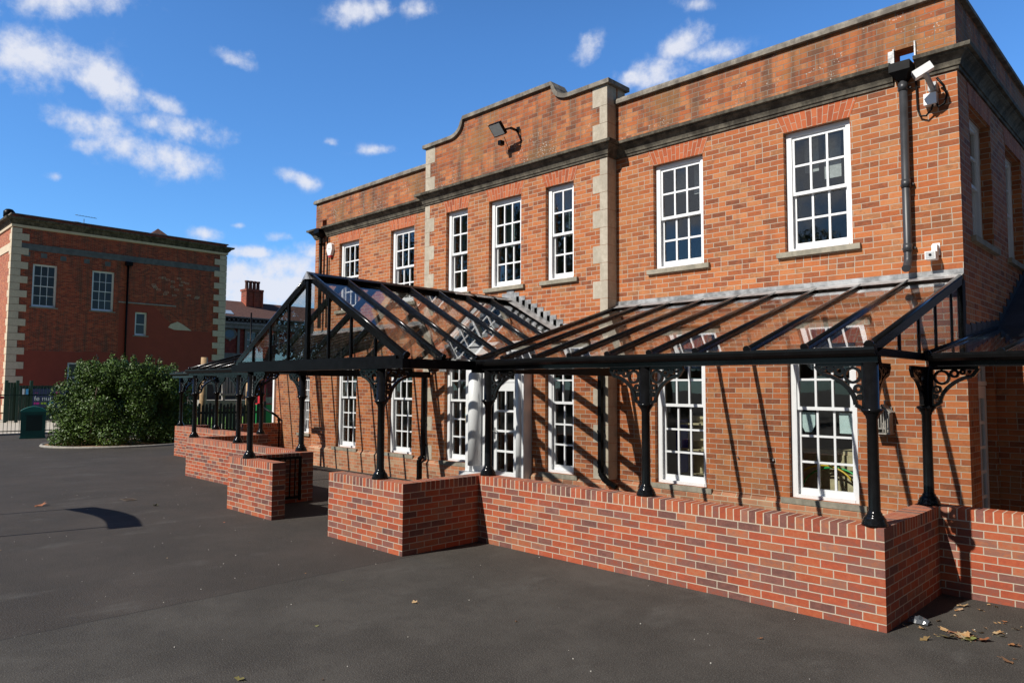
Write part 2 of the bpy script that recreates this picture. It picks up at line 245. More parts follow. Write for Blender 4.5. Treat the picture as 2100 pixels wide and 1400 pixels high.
# ---------------------------------------------------------------- mesh helper
class MB:
    def __init__(s): s.v=[]; s.f=[]; s.uv=[]; s.sm=[]
    def poly(s,pts,uv=None,vo=0.,smooth=False):
        i=len(s.v); s.v+= [tuple(p) for p in pts]; s.f.append(tuple(range(i,i+len(pts))))
        if uv is None:
            a,b_,c_=Vector(pts[0]),Vector(pts[1]),Vector(pts[2]); n=(b_-a).cross(c_-b_)
            if abs(n.z)>max(abs(n.x),abs(n.y)): uv=[(p[0],p[1]) for p in pts]
            elif abs(n.x)>abs(n.y): uv=[(p[1],p[2]+vo) for p in pts]
            else: uv=[(p[0],p[2]+vo) for p in pts]
        s.uv.append(list(uv)); s.sm.append(smooth); return s
    def box(s,x0,x1,y0,y1,z0,z1,vo=0.,skip=''):
        a=(x0,y0,z0);b=(x1,y0,z0);c=(x1,y1,z0);d=(x0,y1,z0);e=(x0,y0,z1);f=(x1,y0,z1);g=(x1,y1,z1);h=(x0,y1,z1)
        if 'f' not in skip: s.poly([a,b,f,e],vo=vo)
        if 'r' not in skip: s.poly([b,c,g,f],vo=vo)
        if 'k' not in skip: s.poly([c,d,h,g],vo=vo)
        if 'l' not in skip: s.poly([d,a,e,h],vo=vo)
        if 't' not in skip: s.poly([e,f,g,h],vo=vo)
        if 'b' not in skip: s.poly([d,c,b,a],vo=vo)
        return s
    def bar(s,p,q,wd,ht,up=(0,0,1)):
        p,q=Vector(p),Vector(q); d=(q-p).normalized(); u=Vector(up); r=d.cross(u).normalized(); u=r.cross(d).normalized(); r*=wd/2; u*=ht/2
        A=[p-r-u,p+r-u,p+r+u,p-r+u]; B=[q-r-u,q+r-u,q+r+u,q-r+u]
        for i in range(4): s.poly([A[i],A[(i+1)%4],B[(i+1)%4],B[i]])
        s.poly(A[::-1]); s.poly(B); return s
    def tube(s,pts,r,n=8,cap=True):
        P=[Vector(p) for p in pts]; rings=[]
        R=r if isinstance(r,(list,tuple)) else [r]*len(P)
        d0=(P[1]-P[0]).normalized(); a=Vector((0,0,1)) if abs(d0.z)<.9 else Vector((1,0,0)); u=d0.cross(a).normalized()
        for i,p in enumerate(P):
            d=((P[min(i+1,len(P)-1)]-P[max(i-1,0)])).normalized(); u=(u-d*u.dot(d)).normalized(); w_=d.cross(u)
            rings.append([p+(u*cos(2*pi*k/n)+w_*sin(2*pi*k/n))*R[i] for k in range(n)])
        for A,B in zip(rings,rings[1:]):
            for k in range(n): s.poly([A[k],A[(k+1)%n],B[(k+1)%n],B[k]],smooth=True)
        if cap: s.poly(rings[0][::-1]); s.poly(rings[-1])
        return s
    def lathe(s,cx,cy,prof,n=20):
        for (r0,z0),(r1,z1) in zip(prof,prof[1:]):
            for k in range(n):
                a,b_=2*pi*k/n,2*pi*(k+1)/n
                s.poly([(cx+r0*cos(a),cy+r0*sin(a),z0),(cx+r0*cos(b_),cy+r0*sin(b_),z0),(cx+r1*cos(b_),cy+r1*sin(b_),z1),(cx+r1*cos(a),cy+r1*sin(a),z1)],smooth=True)
        return s
    def sweep(s,path,prof,cap=True,left=False):
        # profile of (out,z) points carried along a plan path with mitred corners; 'out' points to the right of travel
        P=[Vector((x,y)) for x,y in path]; N=[]
        for i,p in enumerate(P):
            a=(P[i]-P[i-1]).normalized() if i else None; b_=(P[i+1]-P[i]).normalized() if i<len(P)-1 else None
            na=Vector((a.y,-a.x)) if a else None; nb=Vector((b_.y,-b_.x)) if b_ else None
            if na is None: n=nb
            elif nb is None: n=na
            else: n=(na+nb); n=n/(n.dot(na))
            if left: n=-n
            N.append(n)
        rows=[[(p.x+n.x*o,p.y+n.y*o,z) for o,z in prof] for p,n in zip(P,N)]
        for i in range(len(rows)-1):
            A,B=rows[i],rows[i+1]
            for j in range(len(prof)-1):
                q=[A[j],A[j+1],B[j+1],B[j]]; s.poly(q[::-1] if not left else q)
        if cap: s.poly(rows[0]); s.poly(rows[-1][::-1])
        return s
    def build(s,name,mat,parent=None,local=False,bevel=0.):
        me=bpy.data.meshes.new(name); off=Vector((0,0,0))
        if parent is not None and not local:
            p=parent
            while p is not None: off+=Vector(p.location); p=p.parent
        V=[(a-off.x,b_-off.y,c_-off.z) for a,b_,c_ in s.v]
        me.from_pydata(V,[],s.f); ul=me.uv_layers.new(name='UVMap'); fl=[c for f in s.uv for uv in f for c in uv]; ul.data.foreach_set('uv',fl)
        me.polygons.foreach_set('use_smooth',s.sm)
        me.materials.append(mat); me.validate(); me.update()
        if any(s.sm):
            import bmesh; bm=bmesh.new(); bm.from_mesh(me); bmesh.ops.remove_doubles(bm,verts=bm.verts,dist=1e-5); bm.to_mesh(me); bm.free()
        o=bpy.data.objects.new(name,me); C.objects.link(o)
        if parent is not None: o.parent=parent
        if bevel:
            md=o.modifiers.new('bevel','BEVEL'); md.width=bevel; md.segments=2; md.limit_method='ANGLE'
            md2=o.modifiers.new('weld','WELD'); md2.merge_threshold=1e-5; o.modifiers.move(1,0)
        return o
def tag(o,label=None,cat=None,group=None,kind=None):
    for k,v in (('label',label),('category',cat),('group',group),('kind',kind)):
        if v: o[k]=v
    return o
def thing(name,label,cat,loc=(0,0,0),group=None,kind=None):
    o=bpy.data.objects.new(name,None); C.objects.link(o); o.location=loc; o.empty_display_size=.2; return tag(o,label,cat,group,kind)
def copytree(r,loc):
    def cp(o,par):
        c=o.copy(); C.objects.link(c)
        if par is not None: c.parent=par
        for ch in list(o.children): cp(ch,c)
        return c
    c=cp(r,None); c.location=loc; return c

# wall with openings. axis 'Y': outer face at y=pos looking -Y (thickness towards +Y); axis 'X': outer face at x=pos looking +X (thickness towards -X)
def wall(axis,pos,th,a0,a1,z0,z1,ops,vo=0.,ends=True):
    mb=MB(); A=sorted({a0,a1}|{o[0] for o in ops}|{o[1] for o in ops}); Z=sorted({z0,z1}|{o[2] for o in ops}|{o[3] for o in ops})
    A=[a for a in A if a0-1e-6<=a<=a1+1e-6]; Z=[z for z in Z if z0-1e-6<=z<=z1+1e-6]
    def P(a,d,z): return (a,pos+d,z) if axis=='Y' else (pos-d,a,z)
    def solid(i,j):
        if i<0 or j<0 or i>=len(A)-1 or j>=len(Z)-1: return False
        ca,cz=(A[i]+A[i+1])/2,(Z[j]+Z[j+1])/2
        return not any(o[0]<ca<o[1] and o[2]<cz<o[3] for o in ops)
    def q(p,uv): mb.poly(p,uv=uv)
    for i in range(len(A)-1):
        for j in range(len(Z)-1):
            if not solid(i,j): continue
            a,b_,c_,d_=A[i],A[i+1],Z[j],Z[j+1]
            q([P(a,0,c_),P(b_,0,c_),P(b_,0,d_),P(a,0,d_)],[(a,c_+vo),(b_,c_+vo),(b_,d_+vo),(a,d_+vo)])
            q([P(b_,th,c_),P(a,th,c_),P(a,th,d_),P(b_,th,d_)],[(b_,c_+vo),(a,c_+vo),(a,d_+vo),(b_,d_+vo)])
            if not solid(i-1,j): q([P(a,th,c_),P(a,0,c_),P(a,0,d_),P(a,th,d_)],[(th+.11,c_+vo),(.11,c_+vo),(.11,d_+vo),(th+.11,d_+vo)])
            if not solid(i+1,j): q([P(b_,0,c_),P(b_,th,c_),P(b_,th,d_),P(b_,0,d_)],[(.11,c_+vo),(th+.11,c_+vo),(th+.11,d_+vo),(.11,d_+vo)])
            if not solid(i,j-1): q([P(a,th,c_),P(b_,th,c_),P(b_,0,c_),P(a,0,c_)],[(a,.0),(b_,.0),(b_,th),(a,th)])
            if not solid(i,j+1): q([P(a,0,d_),P(b_,0,d_),P(b_,th,d_),P(a,th,d_)],[(a,.0),(b_,.0),(b_,th),(a,th)])
    return mb
def T(axis,pos):   # local (a along, d inward, z) -> world
    return (lambda a,d,z:(a,pos+d,z)) if axis=='Y' else (lambda a,d,z:(pos-d,a,z))
def tbox(mb,f,a0,a1,d0,d1,z0,z1):
    p,q=f(a0,d0,z0),f(a1,d1,z1); mb.box(min(p[0],q[0]),max(p[0],q[0]),min(p[1],q[1]),max(p[1],q[1]),min(p[2],q[2]),max(p[2],q[2]))

def sash_window(parent,axis,pos,a0,a1,z0,z1,cols,up,lo,rec=.075,name='window',sill=True,mat=None,blind=None):
    f=T(axis,pos); g=.004; a0+=g; a1-=g; z1-=g; mat=mat or M_white
    fr=MB(); w_=.064; D0,D1=rec,rec+.13
    tbox(fr,f,a0,a0+w_,D0,D1,z0,z1); tbox(fr,f,a1-w_,a1,D0,D1,z0,z1); tbox(fr,f,a0+w_,a1-w_,D0,D1,z1-.06,z1); tbox(fr,f,a0+w_,a1-w_,D0-.012,D1,z0,z0+.045)
    tbox(fr,f,a0+w_,a0+w_+.016,D0+.002,D0+.024,z0+.045,z1-.06); tbox(fr,f,a1-w_-.016,a1-w_,D0+.002,D0+.024,z0+.045,z1-.06)
    W=fr.build(name,mat,parent); bev(W)
    ia0,ia1=a0+w_,a1-w_; iz0,iz1=z0+.045,z1-.06; tot=up+lo
    h=(iz1-iz0); zm=iz0+ (h+.03)*lo/tot+(-.035 if tot==5 else -.03)
    def sash(zb,zt,rows,d,bot,top):
        s=MB(); st=.047; th=.036; b0,b1=ia0+.002,ia1-.002
        tbox(s,f,b0,b0+st,d,d+th,zb,zt); tbox(s,f,b1-st,b1,d,d+th,zb,zt); tbox(s,f,b0+st,b1-st,d,d+th,zb,zb+bot); tbox(s,f,b0+st,b1-st,d,d+th,zt-top,zt)
        ga0,ga1,gz0,gz1=b0+st,b1-st,zb+bot,zt-top; bw=.029
        for i in range(1,cols):
            x=ga0+(ga1-ga0)*i/cols; tbox(s,f,x-bw/2,x+bw/2,d+.002,d+th-.002,gz0,gz1)
        for j in range(1,rows):
            z=gz0+(gz1-gz0)*j/rows
            for i in range(cols):
                xa=ga0+(ga1-ga0)*i/cols+(bw/2 if i else 0); xb=ga0+(ga1-ga0)*(i+1)/cols-(bw/2 if i<cols-1 else 0)
                tbox(s,f,xa,xb,d+.003,d+th-.003,z-bw/2,z+bw/2)
        o=s.build('sash',mat,W); bev(o)
        p=MB()
        for i in range(cols):
            for j in range(rows):
                xa=ga0+(ga1-ga0)*i/cols; xb=ga0+(ga1-ga0)*(i+1)/cols; za=gz0+(gz1-gz0)*j/rows; zb_=gz0+(gz1-gz0)*(j+1)/rows; e=(random.random()-.5)*.004
                dd=d+th/2
                P=[f(xa,dd+e,za),f(xb,dd-e,za),f(xb,dd-e*.4,zb_),f(xa,dd+e*1.4,zb_)]; Q=[f(xa,dd+e+.004,za),f(xb,dd-e+.004,za),f(xb,dd-e*.4+.004,zb_),f(xa,dd+e*1.4+.004,zb_)]
                p.poly(P); p.poly(Q[::-1])
        p.build('pane',M_glass,W)
    sash(zm-.022,iz1,up,D0+.024,.045,.045); sash(iz0,zm+.022,lo,D0+.066,.085,.045)
    if sill:
        s=MB(); tbox(s,f,a0-.11,a1+.11,-.055,D0+.05,z0-.075,z0-.003); o=s.build('sill',M_sill,W); bev(o,.006)
    return W
def bev(o,wd=.003):
    md=o.modifiers.new('bevel','BEVEL'); md.width=wd; md.segments=1; md.limit_method='ANGLE'; md.angle_limit=rad(50)
def arch(parent,axis,pos,a0,a1,z0,h=.29,splay=.10):
    f=T(axis,pos); mb=MB(); n=12
    for i in range(n):
        ua,ub=i/n,(i+1)/n
        p=lambda u,tp: f((a0+(a1-a0)*u)+(splay*(2*u-1) if tp else 0),-.004,z0+(h if tp else 0))
        L=(a1-a0)+splay
        mb.poly([p(ua,0),p(ub,0),p(ub,1),p(ua,1)],uv=[(0.003,ua*L+a0),(0.003,ub*L+a0),(h-.003,ub*L+a0),(h-.003,ua*L+a0)])
    mb.poly([f(a0-splay,-.004,z0+h),f(a1+splay,-.004,z0+h),f(a1+splay,.02,z0+h),f(a0-splay,.02,z0+h)])
    mb.build('brick_arch',M_arch,parent)

# ================================================================ SETTING
g=MB(); g.poly([(-400,-400,0),(400,-400,0),(400,400,0),(-400,400,0)]); tag(g.build('ground',M_asph),kind='structure')
g=MB(); g.box(-47.6,-33.6,-16,.9,-.05,.012); tag(g.build('pale_paving',M_pave),kind='structure')
g=MB(); g.box(-44,-20.2,.9,14,-.05,.02); tag(g.build('lawn',M_grass),kind='structure')

# ================================================================ MAIN BUILDING
B=thing('school_building','two storey orange brick school with stone quoins, dark cornice and white sash windows','building',(-7.4,0,0))
XL,XB0,XB1=-14.8,-9.88,-5.05; YB=-.25; TH=.34
W1=(-2.155,-1.25);W2=(-4.315,-3.42);WC=(-6.43,-5.775);WB=(-7.905,-7.04);WA=(-9.185,-8.525);WE=(-11.46,-10.575);WD=(-13.64,-12.76)
UZ=(3.905,5.605); LZ=(.53,2.615)
up=lambda w_:(w_[0],w_[1],*UZ); lo=lambda w_:(w_[0],w_[1],*LZ)
PT=6.81; PB=6.02
wall('Y',0,TH,XB1,0,0,PB,[up(W1),up(W2),lo(W1),lo(W2)],vo=.005).build('wall',M_old,B); wall('Y',0,.215,XB1,0,PB,PT,[(-.68,-.455,6.10,6.315)],vo=.005).build('parapet',M_old,B)
wall('Y',0,TH,XL,XB0,0,PB,[up(WD),up(WE),lo(WD),lo(WE)],vo=.005).build('wall',M_old,B); wall('Y',0,.215,XL,XB0,PB,PT,[(-14.48,-14.27,6.12,6.33)],vo=.005).build('parapet',M_old,B)
DO=(-7.9,-7.0,.22,2.60)
wall('Y',YB,TH,XB0,XB1,0,6.9,[up(WA),up(WB),up(WC),lo(WA),lo(WC),DO],vo=.005).build('wall',M_old,B)
s1=(.52,1.69,*UZ); s2=(2.62,3.80,*UZ); sd=(.50,1.40,.12,2.42)
wall('X',0,TH,TH,8.6,0,PB,[s1,s2,sd],vo=.005).build('wall',M_old,B); wall('X',0,.215,.215,8.6,PB,PT,[],vo=.005).build('parapet',M_old,B)
mb=MB(); mb.box(XL,XL+TH,TH,8.6,0,PB,vo=.005); mb.box(XL,XL+.215,.215,8.6,PB,PT,vo=.005); mb.box(XL,0,8.6,8.9,0,PT,vo=.005); mb.box(XB1-.3,XB1,YB+TH,0,0,6.9,vo=.005); mb.box(XB0,XB0+.3,YB+TH,0,0,6.9,vo=.005)
mb.build('wall',M_old,B)
# shaped parapet of the centre bay: low shoulders, concave ramps, raised middle
def curve(x0,x1,zl,zh,n=8):
    # from low shoulder (x0,zl) sweeping up to (x1,zh), hollow side up
    return [(x0+(x1-x0)*sin(pi/2*i/n),zl+(zh-zl)*(1-cos(pi/2*i/n))) for i in range(n+1)]
prof=[(XB0,7.11)]+curve(-9.06,-8.66,7.11,7.43)+curve(-5.87,-6.27,7.11,7.43)[::-1]+[(XB1,7.11)]
def strip(mb,pr,y0,y1,dz0,dz1,ex=0):
    n=len(pr)
    nor=[]
    for i in range(n):
        a=Vector(pr[max(i-1,0)]); b_=Vector(pr[min(i+1,n-1)]); d=(b_-a).normalized(); nor.append(Vector((-d.y,d.x)))
    lo_=[(pr[i][0]+nor[i].x*dz0,pr[i][1]+nor[i].y*dz0) for i in range(n)]; hi=[(pr[i][0]+nor[i].x*dz1,pr[i][1]+nor[i].y*dz1) for i in range(n)]
    if ex: lo_[0]=(lo_[0][0]-ex,lo_[0][1]); hi[0]=(hi[0][0]-ex,hi[0][1]); lo_[-1]=(lo_[-1][0]+ex,lo_[-1][1]); hi[-1]=(hi[-1][0]+ex,hi[-1][1])
    for i in range(n-1):
        A=(lo_[i][0],y0,lo_[i][1]);B_=(lo_[i+1][0],y0,lo_[i+1][1]);C_=(hi[i+1][0],y0,hi[i+1][1]);D_=(hi[i][0],y0,hi[i][1])
        k=lambda p:(p[0],y1,p[2])
        mb.poly([A,B_,C_,D_]); mb.poly([D_,C_,k(C_),k(D_)]); mb.poly([k(A),k(B_),B_,A]); mb.poly([k(B_),k(A),k(D_),k(C_)])
    for (l,h,r) in ((lo_[0],hi[0],0),(lo_[-1],hi[-1],1)):
        q=[(l[0],y1,l[1]),(l[0],y0,l[1]),(h[0],y0,h[1]),(h[0],y1,h[1])]; mb.poly(q[::-1] if r else q)
mb=MB(); Y1_=YB+.30
for i in range(len(prof)-1):
    a,b_=prof[i],prof[i+1]
    if abs(a[0]-b_[0])<1e-4: continue
    mb.poly([(a[0],YB,6.9),(b_[0],YB,6.9),(b_[0],YB,b_[1]),(a[0],YB,a[1])],vo=.005); mb.poly([(b_[0],Y1_,6.9),(a[0],Y1_,6.9),(a[0],Y1_,a[1]),(b_[0],Y1_,b_[1])],vo=.005)
mb.poly([(XB1,YB,6.9),(XB1,Y1_,6.9),(XB1,Y1_,7.11),(XB1,YB,7.11)],vo=.005); mb.poly([(XB0,Y1_,6.9),(XB0,YB,6.9),(XB0,YB,7.11),(XB0,Y1_,7.11)],vo=.005)
mb.build('parapet',M_old,B)
mb=MB(); strip(mb,prof,YB-.055,Y1_+.04,0,.075,.07)
mb.box(XB1-.28,XB1+.07,Y1_+.04,.30,7.11,7.185); mb.box(XB0-.07,XB0+.28,Y1_+.04,.30,7.11,7.185)
o=mb.build('parapet_coping',M_cope,B)
mb=MB(); mb.box(XB1-.26,XB1-.001,Y1_,.26,PT,7.11); mb.box(XB0+.001,XB0+.26,Y1_,.26,PT,7.11); mb.build('parapet_pier',M_stone,B)
# wing copings
cp=[(0,PT),(.06,PT),(.06,PT+.05),(.045,PT+.09),(-.38,PT+.10),(-.40,PT)]
for path in ([(XB1+.002,0),(0,0),(0,8.9)],[(XL,8.9),(XL,0),(XB0-.002,0)]): mb=MB(); mb.sweep(path,cp); mb.build('coping',M_cope,B)
# cornice
cn=[(0,5.865),(.025,5.865),(.03,5.90),(.045,5.905),(.05,5.93),(.065,5.965),(.09,6.0),(.125,6.03),(.135,6.035),(.14,6.055),(.18,6.06),(.185,6.105),(0,6.135)]
for path in ([(-.43,0),(0,0),(0,8.9)],[(XB0,-.02),(XB0,YB),(XB1,YB),(XB1,0),(-.70,0)],[(XL,8.9),(XL,0),(-14.52,0)],[(-14.24,0),(XB0+.001,0)]):
    mb=MB(); mb.sweep(path,cn); mb.build('cornice',M_corn,B)
# plinth: projecting brick with weathered splay
pf=[(0,.505),(.0,.50),(.055,.435),(.055,0)]
mb=MB()
for path in ([(XL,2),(XL,0),(XB0,0)],[(XB0,0),(XB0,YB),(-8.43,YB)],[(-6.73,YB),(XB1,YB),(XB1,0),(0,0)]): mb=MB(); mb.sweep(path,pf); mb.build('plinth',M_plinth,B)
# quoins on the bay corners
def quoin(mb,side,z0,z1,wide):
    w_=.305 if wide else .155; e=.004
    if side: mb.box(XB1-w_,XB1+e,YB-e,YB+.245,z0+.003,z1-.003)
    else: mb.box(XB0-e,XB0+w_,YB-e,YB+.245,z0+.003,z1-.003)
for side in (0,1):
    mb=MB(); Z=.51; wide=True
    while Z<5.85:
        z2=min(Z+.298,5.862); quoin(mb,side,Z,z2,wide); Z=z2; wide=not wide
    mb.build('quoin_stones',M_stone,B)
    mb=MB(); quoin(mb,side,6.14,6.46,True); quoin(mb,side,6.46,6.76,False); quoin(mb,side,6.76,7.108,True); mb.build('quoin_stones',M_stone,B)
# arches
for w_ in (W1,W2,WE,WD): arch(B,'Y',0,*w_,UZ[1],.255); arch(B,'Y',0,*w_,LZ[1],.27)
for w_ in (WA,WB,WC): arch(B,'Y',YB,*w_,UZ[1],.255)
for w_ in (WA,WC): arch(B,'Y',YB,*w_,LZ[1],.27)
for s_ in (s1,s2): arch(B,'X',0,s_[0],s_[1],UZ[1],.255)
# windows
for w_,n in ((W1,3),(W2,3),(WE,3),(WD,3)):
    sash_window(B,'Y',0,*w_,*UZ,n,2,2); sash_window(B,'Y',0,*w_,*LZ,n,2,3)
for w_,n in ((WA,2),(WB,3),(WC,2)): sash_window(B,'Y',YB,*w_,*UZ,n,2,2)
for w_,n in ((WA,2),(WC,2)): sash_window(B,'Y',YB,*w_,*LZ,n,2,3)
for s_ in (s1,s2): sash_window(B,'X',0,s_[0],s_[1],*UZ,3,2,2,rec=.13)
# roof and floors, inner walls
mb=MB(); mb.box(XL+TH,-TH,TH,8.6,5.9,6.0); mb.box(XB0+TH,XB1-TH,YB+TH,TH,5.9,6.02); mb.build('roof',M_leadd,B)
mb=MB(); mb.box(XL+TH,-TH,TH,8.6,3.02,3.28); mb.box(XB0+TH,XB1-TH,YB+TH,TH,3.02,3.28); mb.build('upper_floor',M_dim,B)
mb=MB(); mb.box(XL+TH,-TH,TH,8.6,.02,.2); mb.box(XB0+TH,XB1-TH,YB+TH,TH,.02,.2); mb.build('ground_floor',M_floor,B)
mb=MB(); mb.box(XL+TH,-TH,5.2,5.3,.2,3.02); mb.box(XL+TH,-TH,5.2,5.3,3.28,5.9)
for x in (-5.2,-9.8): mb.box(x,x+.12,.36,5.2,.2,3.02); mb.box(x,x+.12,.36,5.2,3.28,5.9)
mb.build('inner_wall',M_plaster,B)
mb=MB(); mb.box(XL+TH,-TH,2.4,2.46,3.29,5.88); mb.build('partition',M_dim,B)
# curtains behind the upper bay windows
mb=MB()
for w_ in (WA,WB,WC):
    for a0,a1 in ((w_[0]+.02,w_[0]+.34*(w_[1]-w_[0])),(w_[1]-.25*(w_[1]-w_[0]),w_[1]-.02)):
        n=14
        for i in range(n):
            xa,xb=a0+(a1-a0)*i/n,a0+(a1-a0)*(i+1)/n; ya,yb=YB+.42+.02*(i%2),YB+.42+.02*((i+1)%2)
            mb.poly([(xa,ya,4.75),(xb,yb,4.75),(xb,yb,5.6),(xa,ya,5.6)])
mb.build('curtain',M_curt,B)
mb=MB()
for x0,x1,z0 in ((-2.06,-1.86,5.12),(-1.78,-1.55,4.98),(-1.44,-1.30,5.10),(-4.2,-4.0,5.2),(-3.86,-3.7,5.15)): mb.box(x0,x1,.5,.504,z0,5.6)
mb.build('blind_slats',plain('grey_blind',(.34,.36,.37),.8),B)
for w_ in (WD,WE):
    mb=MB(); a0=w_[0]-.35; n=18
    for i in range(n):
        xa,xb=a0+.92*i/n,a0+.92*(i+1)/n; ya,yb=.62+.03*(i%2),.62+.03*((i+1)%2); mb.poly([(xa,ya,.5),(xb,yb,.5),(xb,yb,2.5),(xa,ya,2.5)])
    mb.build('curtain',plain('olive_curtain',(.22,.21,.13),.9,var=.15,scale=3),B)
mb=MB(); mb.box(WD[0]-.3,WD[1]-.3,.48,.49,2.12,2.55); mb.box(-8.5,-7.4,.40,.41,2.2,2.55); mb.box(-18.9,-18.2,1.98,1.99,.7,2.2); mb.build('yellow_blind',plain('yellow_fabric',(.50,.38,.12),.8),B)
# front door in the bay: pilasters, transom light, glazed door
mb=MB()
mb.box(-8.42,-8.30,YB-.10,YB-.002,.40,2.62); mb.tube([(-8.15,YB-.10,.52),(-8.15,YB-.10,2.62)],.135,20); mb.box(-8.42,-7.93,YB-.035,YB-.003,.36,2.62)
mb.box(-8.45,-7.93,YB-.24,YB-.004,.30,.40); mb.box(-6.97,-6.75,YB-.22,YB-.002,.30,2.62); mb.tube([(-6.86,YB-.2,.4),(-6.86,YB-.2,2.62)],.07,16); mb.box(-7.0,-6.70,YB-.26,YB-.004,.22,.32)
mb.box(-7.93,-7.9,YB-.02,YB+.2,.22,2.62); mb.box(-7.0,-6.97,YB-.02,YB+.2,.22,2.62)
o=mb.build('door_surround',M_white,B); 
mb=MB(); mb.box(-8.52,-6.62,YB-.28,YB-.003,2.62,2.78); mb.box(-8.56,-6.58,YB-.32,YB-.004,2.78,2.84); mb.build('door_head',M_white,B)
def glazed_door(parent,axis,pos,a0,a1,z0,zt,z1,rec,cols,rows):
    f=T(axis,pos); d=MB(); st=.10; th=.045
    tbox(d,f,a0,a0+st,rec,rec+th,z0,zt); tbox(d,f,a1-st,a1,rec,rec+th,z0,zt); tbox(d,f,a0+st,a1-st,rec,rec+th,z0,z0+.20); tbox(d,f,a0+st,a1-st,rec,rec+th,zt-.16,zt)
    g0,g1,h0,h1=a0+st,a1-st,z0+.20,zt-.16; bw=.032
    for i in range(1,cols): x=g0+(g1-g0)*i/cols; tbox(d,f,x-bw/2,x+bw/2,rec+.004,rec+th-.004,h0,h1)
    for j in range(1,rows):
        z=h0+(h1-h0)*j/rows
        for i in range(cols):
            xa=g0+(g1-g0)*i/cols+(bw/2 if i else 0); xb=g0+(g1-g0)*(i+1)/cols-(bw/2 if i<cols-1 else 0); tbox(d,f,xa,xb,rec+.006,rec+th-.006,z-.02,z+.02)
    D=d.build('door',M_white,parent); bev(D)
    p=MB(); tbox(p,f,g0,g1,rec+th/2,rec+th/2+.005,h0,h1); p.build('glass',M_glass,D)
    h=MB(); x=a0+.05; h.tube([f(x,rec,z0+.95),f(x,rec-.05,z0+.95),f(x+.12,rec-.05,z0+.95)],.009,8); tbox(h,f,x-.02,x+.02,rec-.006,rec,z0+.8,z0+1.02); h.build('handle',M_lead,D)
    q=MB(); tbox(q,f,a0,a1,rec-.01,rec+.08,zt+.005,zt+.06); tbox(q,f,a0,a1,rec-.01,rec+.08,z1-.05,z1-.004)
    for i in range(cols+1): x=a0+.02+(a1-a0-.04)*i/cols; tbox(q,f,x-.02,x+.02,rec,rec+.06,zt+.06,z1-.05)
    Q=q.build('transom',M_white,parent); p=MB(); tbox(p,f,a0,a1,rec+.03,rec+.035,zt+.06,z1-.05); p.build('glass',M_glass,Q)
glazed_door(B,'Y',YB,-7.895,-7.005,.225,2.10,2.60,.14,3,4)
glazed_door(B,'X',0,.505,1.395,.125,2.06,2.42,.10,3,5)
# side extensions left and right, set back from the front
def extension(x0,x1,ops,win):
    wall('Y',1.48,.3,x0,x1,0,2.70,ops,vo=.005).build('extension_wall',M_old,B)
    for o_ in ops: sash_window(B,'Y',1.48,*o_,3,2,3)
extension(0.0,7.0,[],None); extension(-19.6,-14.8,[(-18.05,-17.52,.60,2.30)],True)
mb=MB(); mb.box(-19.6,-19.3,1.78,8,0,2.7); mb.box(-19.6,-14.8,4.4,4.5,0,3); mb.build('extension_wall',M_old,B)
for x0,x1 in ((.003,7.2),(-19.7,-14.803)):
    mb=MB(); n=26
    for i in range(n):
        y0=1.40+i*.24; z0=2.80+(y0-1.61)*.467; mb.box(x0,x1,y0,y0+.27,0,0) if 0 else None
        a=[(x0,y0,z0),(x1,y0,z0),(x1,y0+.25,z0+.117),(x0,y0+.25,z0+.117)]; u=[(p[0],p[1],p[2]+.012) for p in a]
        mb.poly(u); mb.poly([a[0],a[1],u[1],u[0]]); mb.poly(a[::-1])
    mb.build('slate_roof',M_slate,B)
# stepped lead on the side wall and slate abutment
mb=MB()
for i in range(6): y=1.58-i*.27; mb.box(.003,.012,y-.30,y,2.60+(y-.30)*.12,2.78+max(0,(y-.2))*.10)
for i in range(9): y=1.55+i*.25; z=2.80+(y-1.61)*.467; mb.box(.003,.014,y,y+.262,z-.02,z+.17)
mb.build('flashing',M_leadd,B)

# things seen inside the ground floor windows
def hoop(mat,x,label,r,y,z0,tilt):
    mb=MB(); mb.tube([(x+r*cos(a),y+.06*sin(a),z0+tilt+tilt*sin(a)) for a in [2*pi*i/48 for i in range(49)]],.014,8,cap=False)
    return tag(mb.build('hoop',mat),label,'hoop','hoops behind the window')
hoop(M_yel,-1.90,'yellow plastic hoop leaning inside the widest ground floor window',.44,.50,.21,.365)
hoop(M_grn,-1.80,'green plastic hoop leaning inside the widest ground floor window',.44,.60,.21,.350)
for i,(x,l) in enumerate(((-1.955,'pale blue paper with cut corners taped inside the sash'),(-1.44,'square pale blue paper taped inside the sash'))):
    mb=MB(); z=1.40; c=.05 if i==0 else .0; zz=z+.02
    P=[(x-.095,zz+.02+c*1.6),(x-.095+c,zz+.0),(x+.095-c,zz+.0),(x+.095,zz+.02+c*1.6),(x+.1,zz+.27),(x-.1,zz+.275)]
    mb.poly([(a,.175,b_) for a,b_ in P]); mb.poly([(a,.179,b_) for a,b_ in P][::-1])
    tag(mb.build('paper_sheet',M_paper),l,'paper','papers on the window')
k=thing('bookcase','low wooden bookcase with blue ends behind a ground floor window','bookcase',(-3.9,.9,.2))
mb=MB(); mb.box(-4.26,-3.6,.90,.93,.2,1.55)
for z in (.2,.6,1.0,1.42): mb.box(-4.26,-3.6,.62,.90,z,z+.025)
mb.build('shelves',M_cab,k); mb=MB(); mb.box(-4.30,-4.261,.6,.95,.2,1.5); mb.box(-3.599,-3.56,.6,.95,.2,1.5); mb.build('end_panel',M_blu,k)
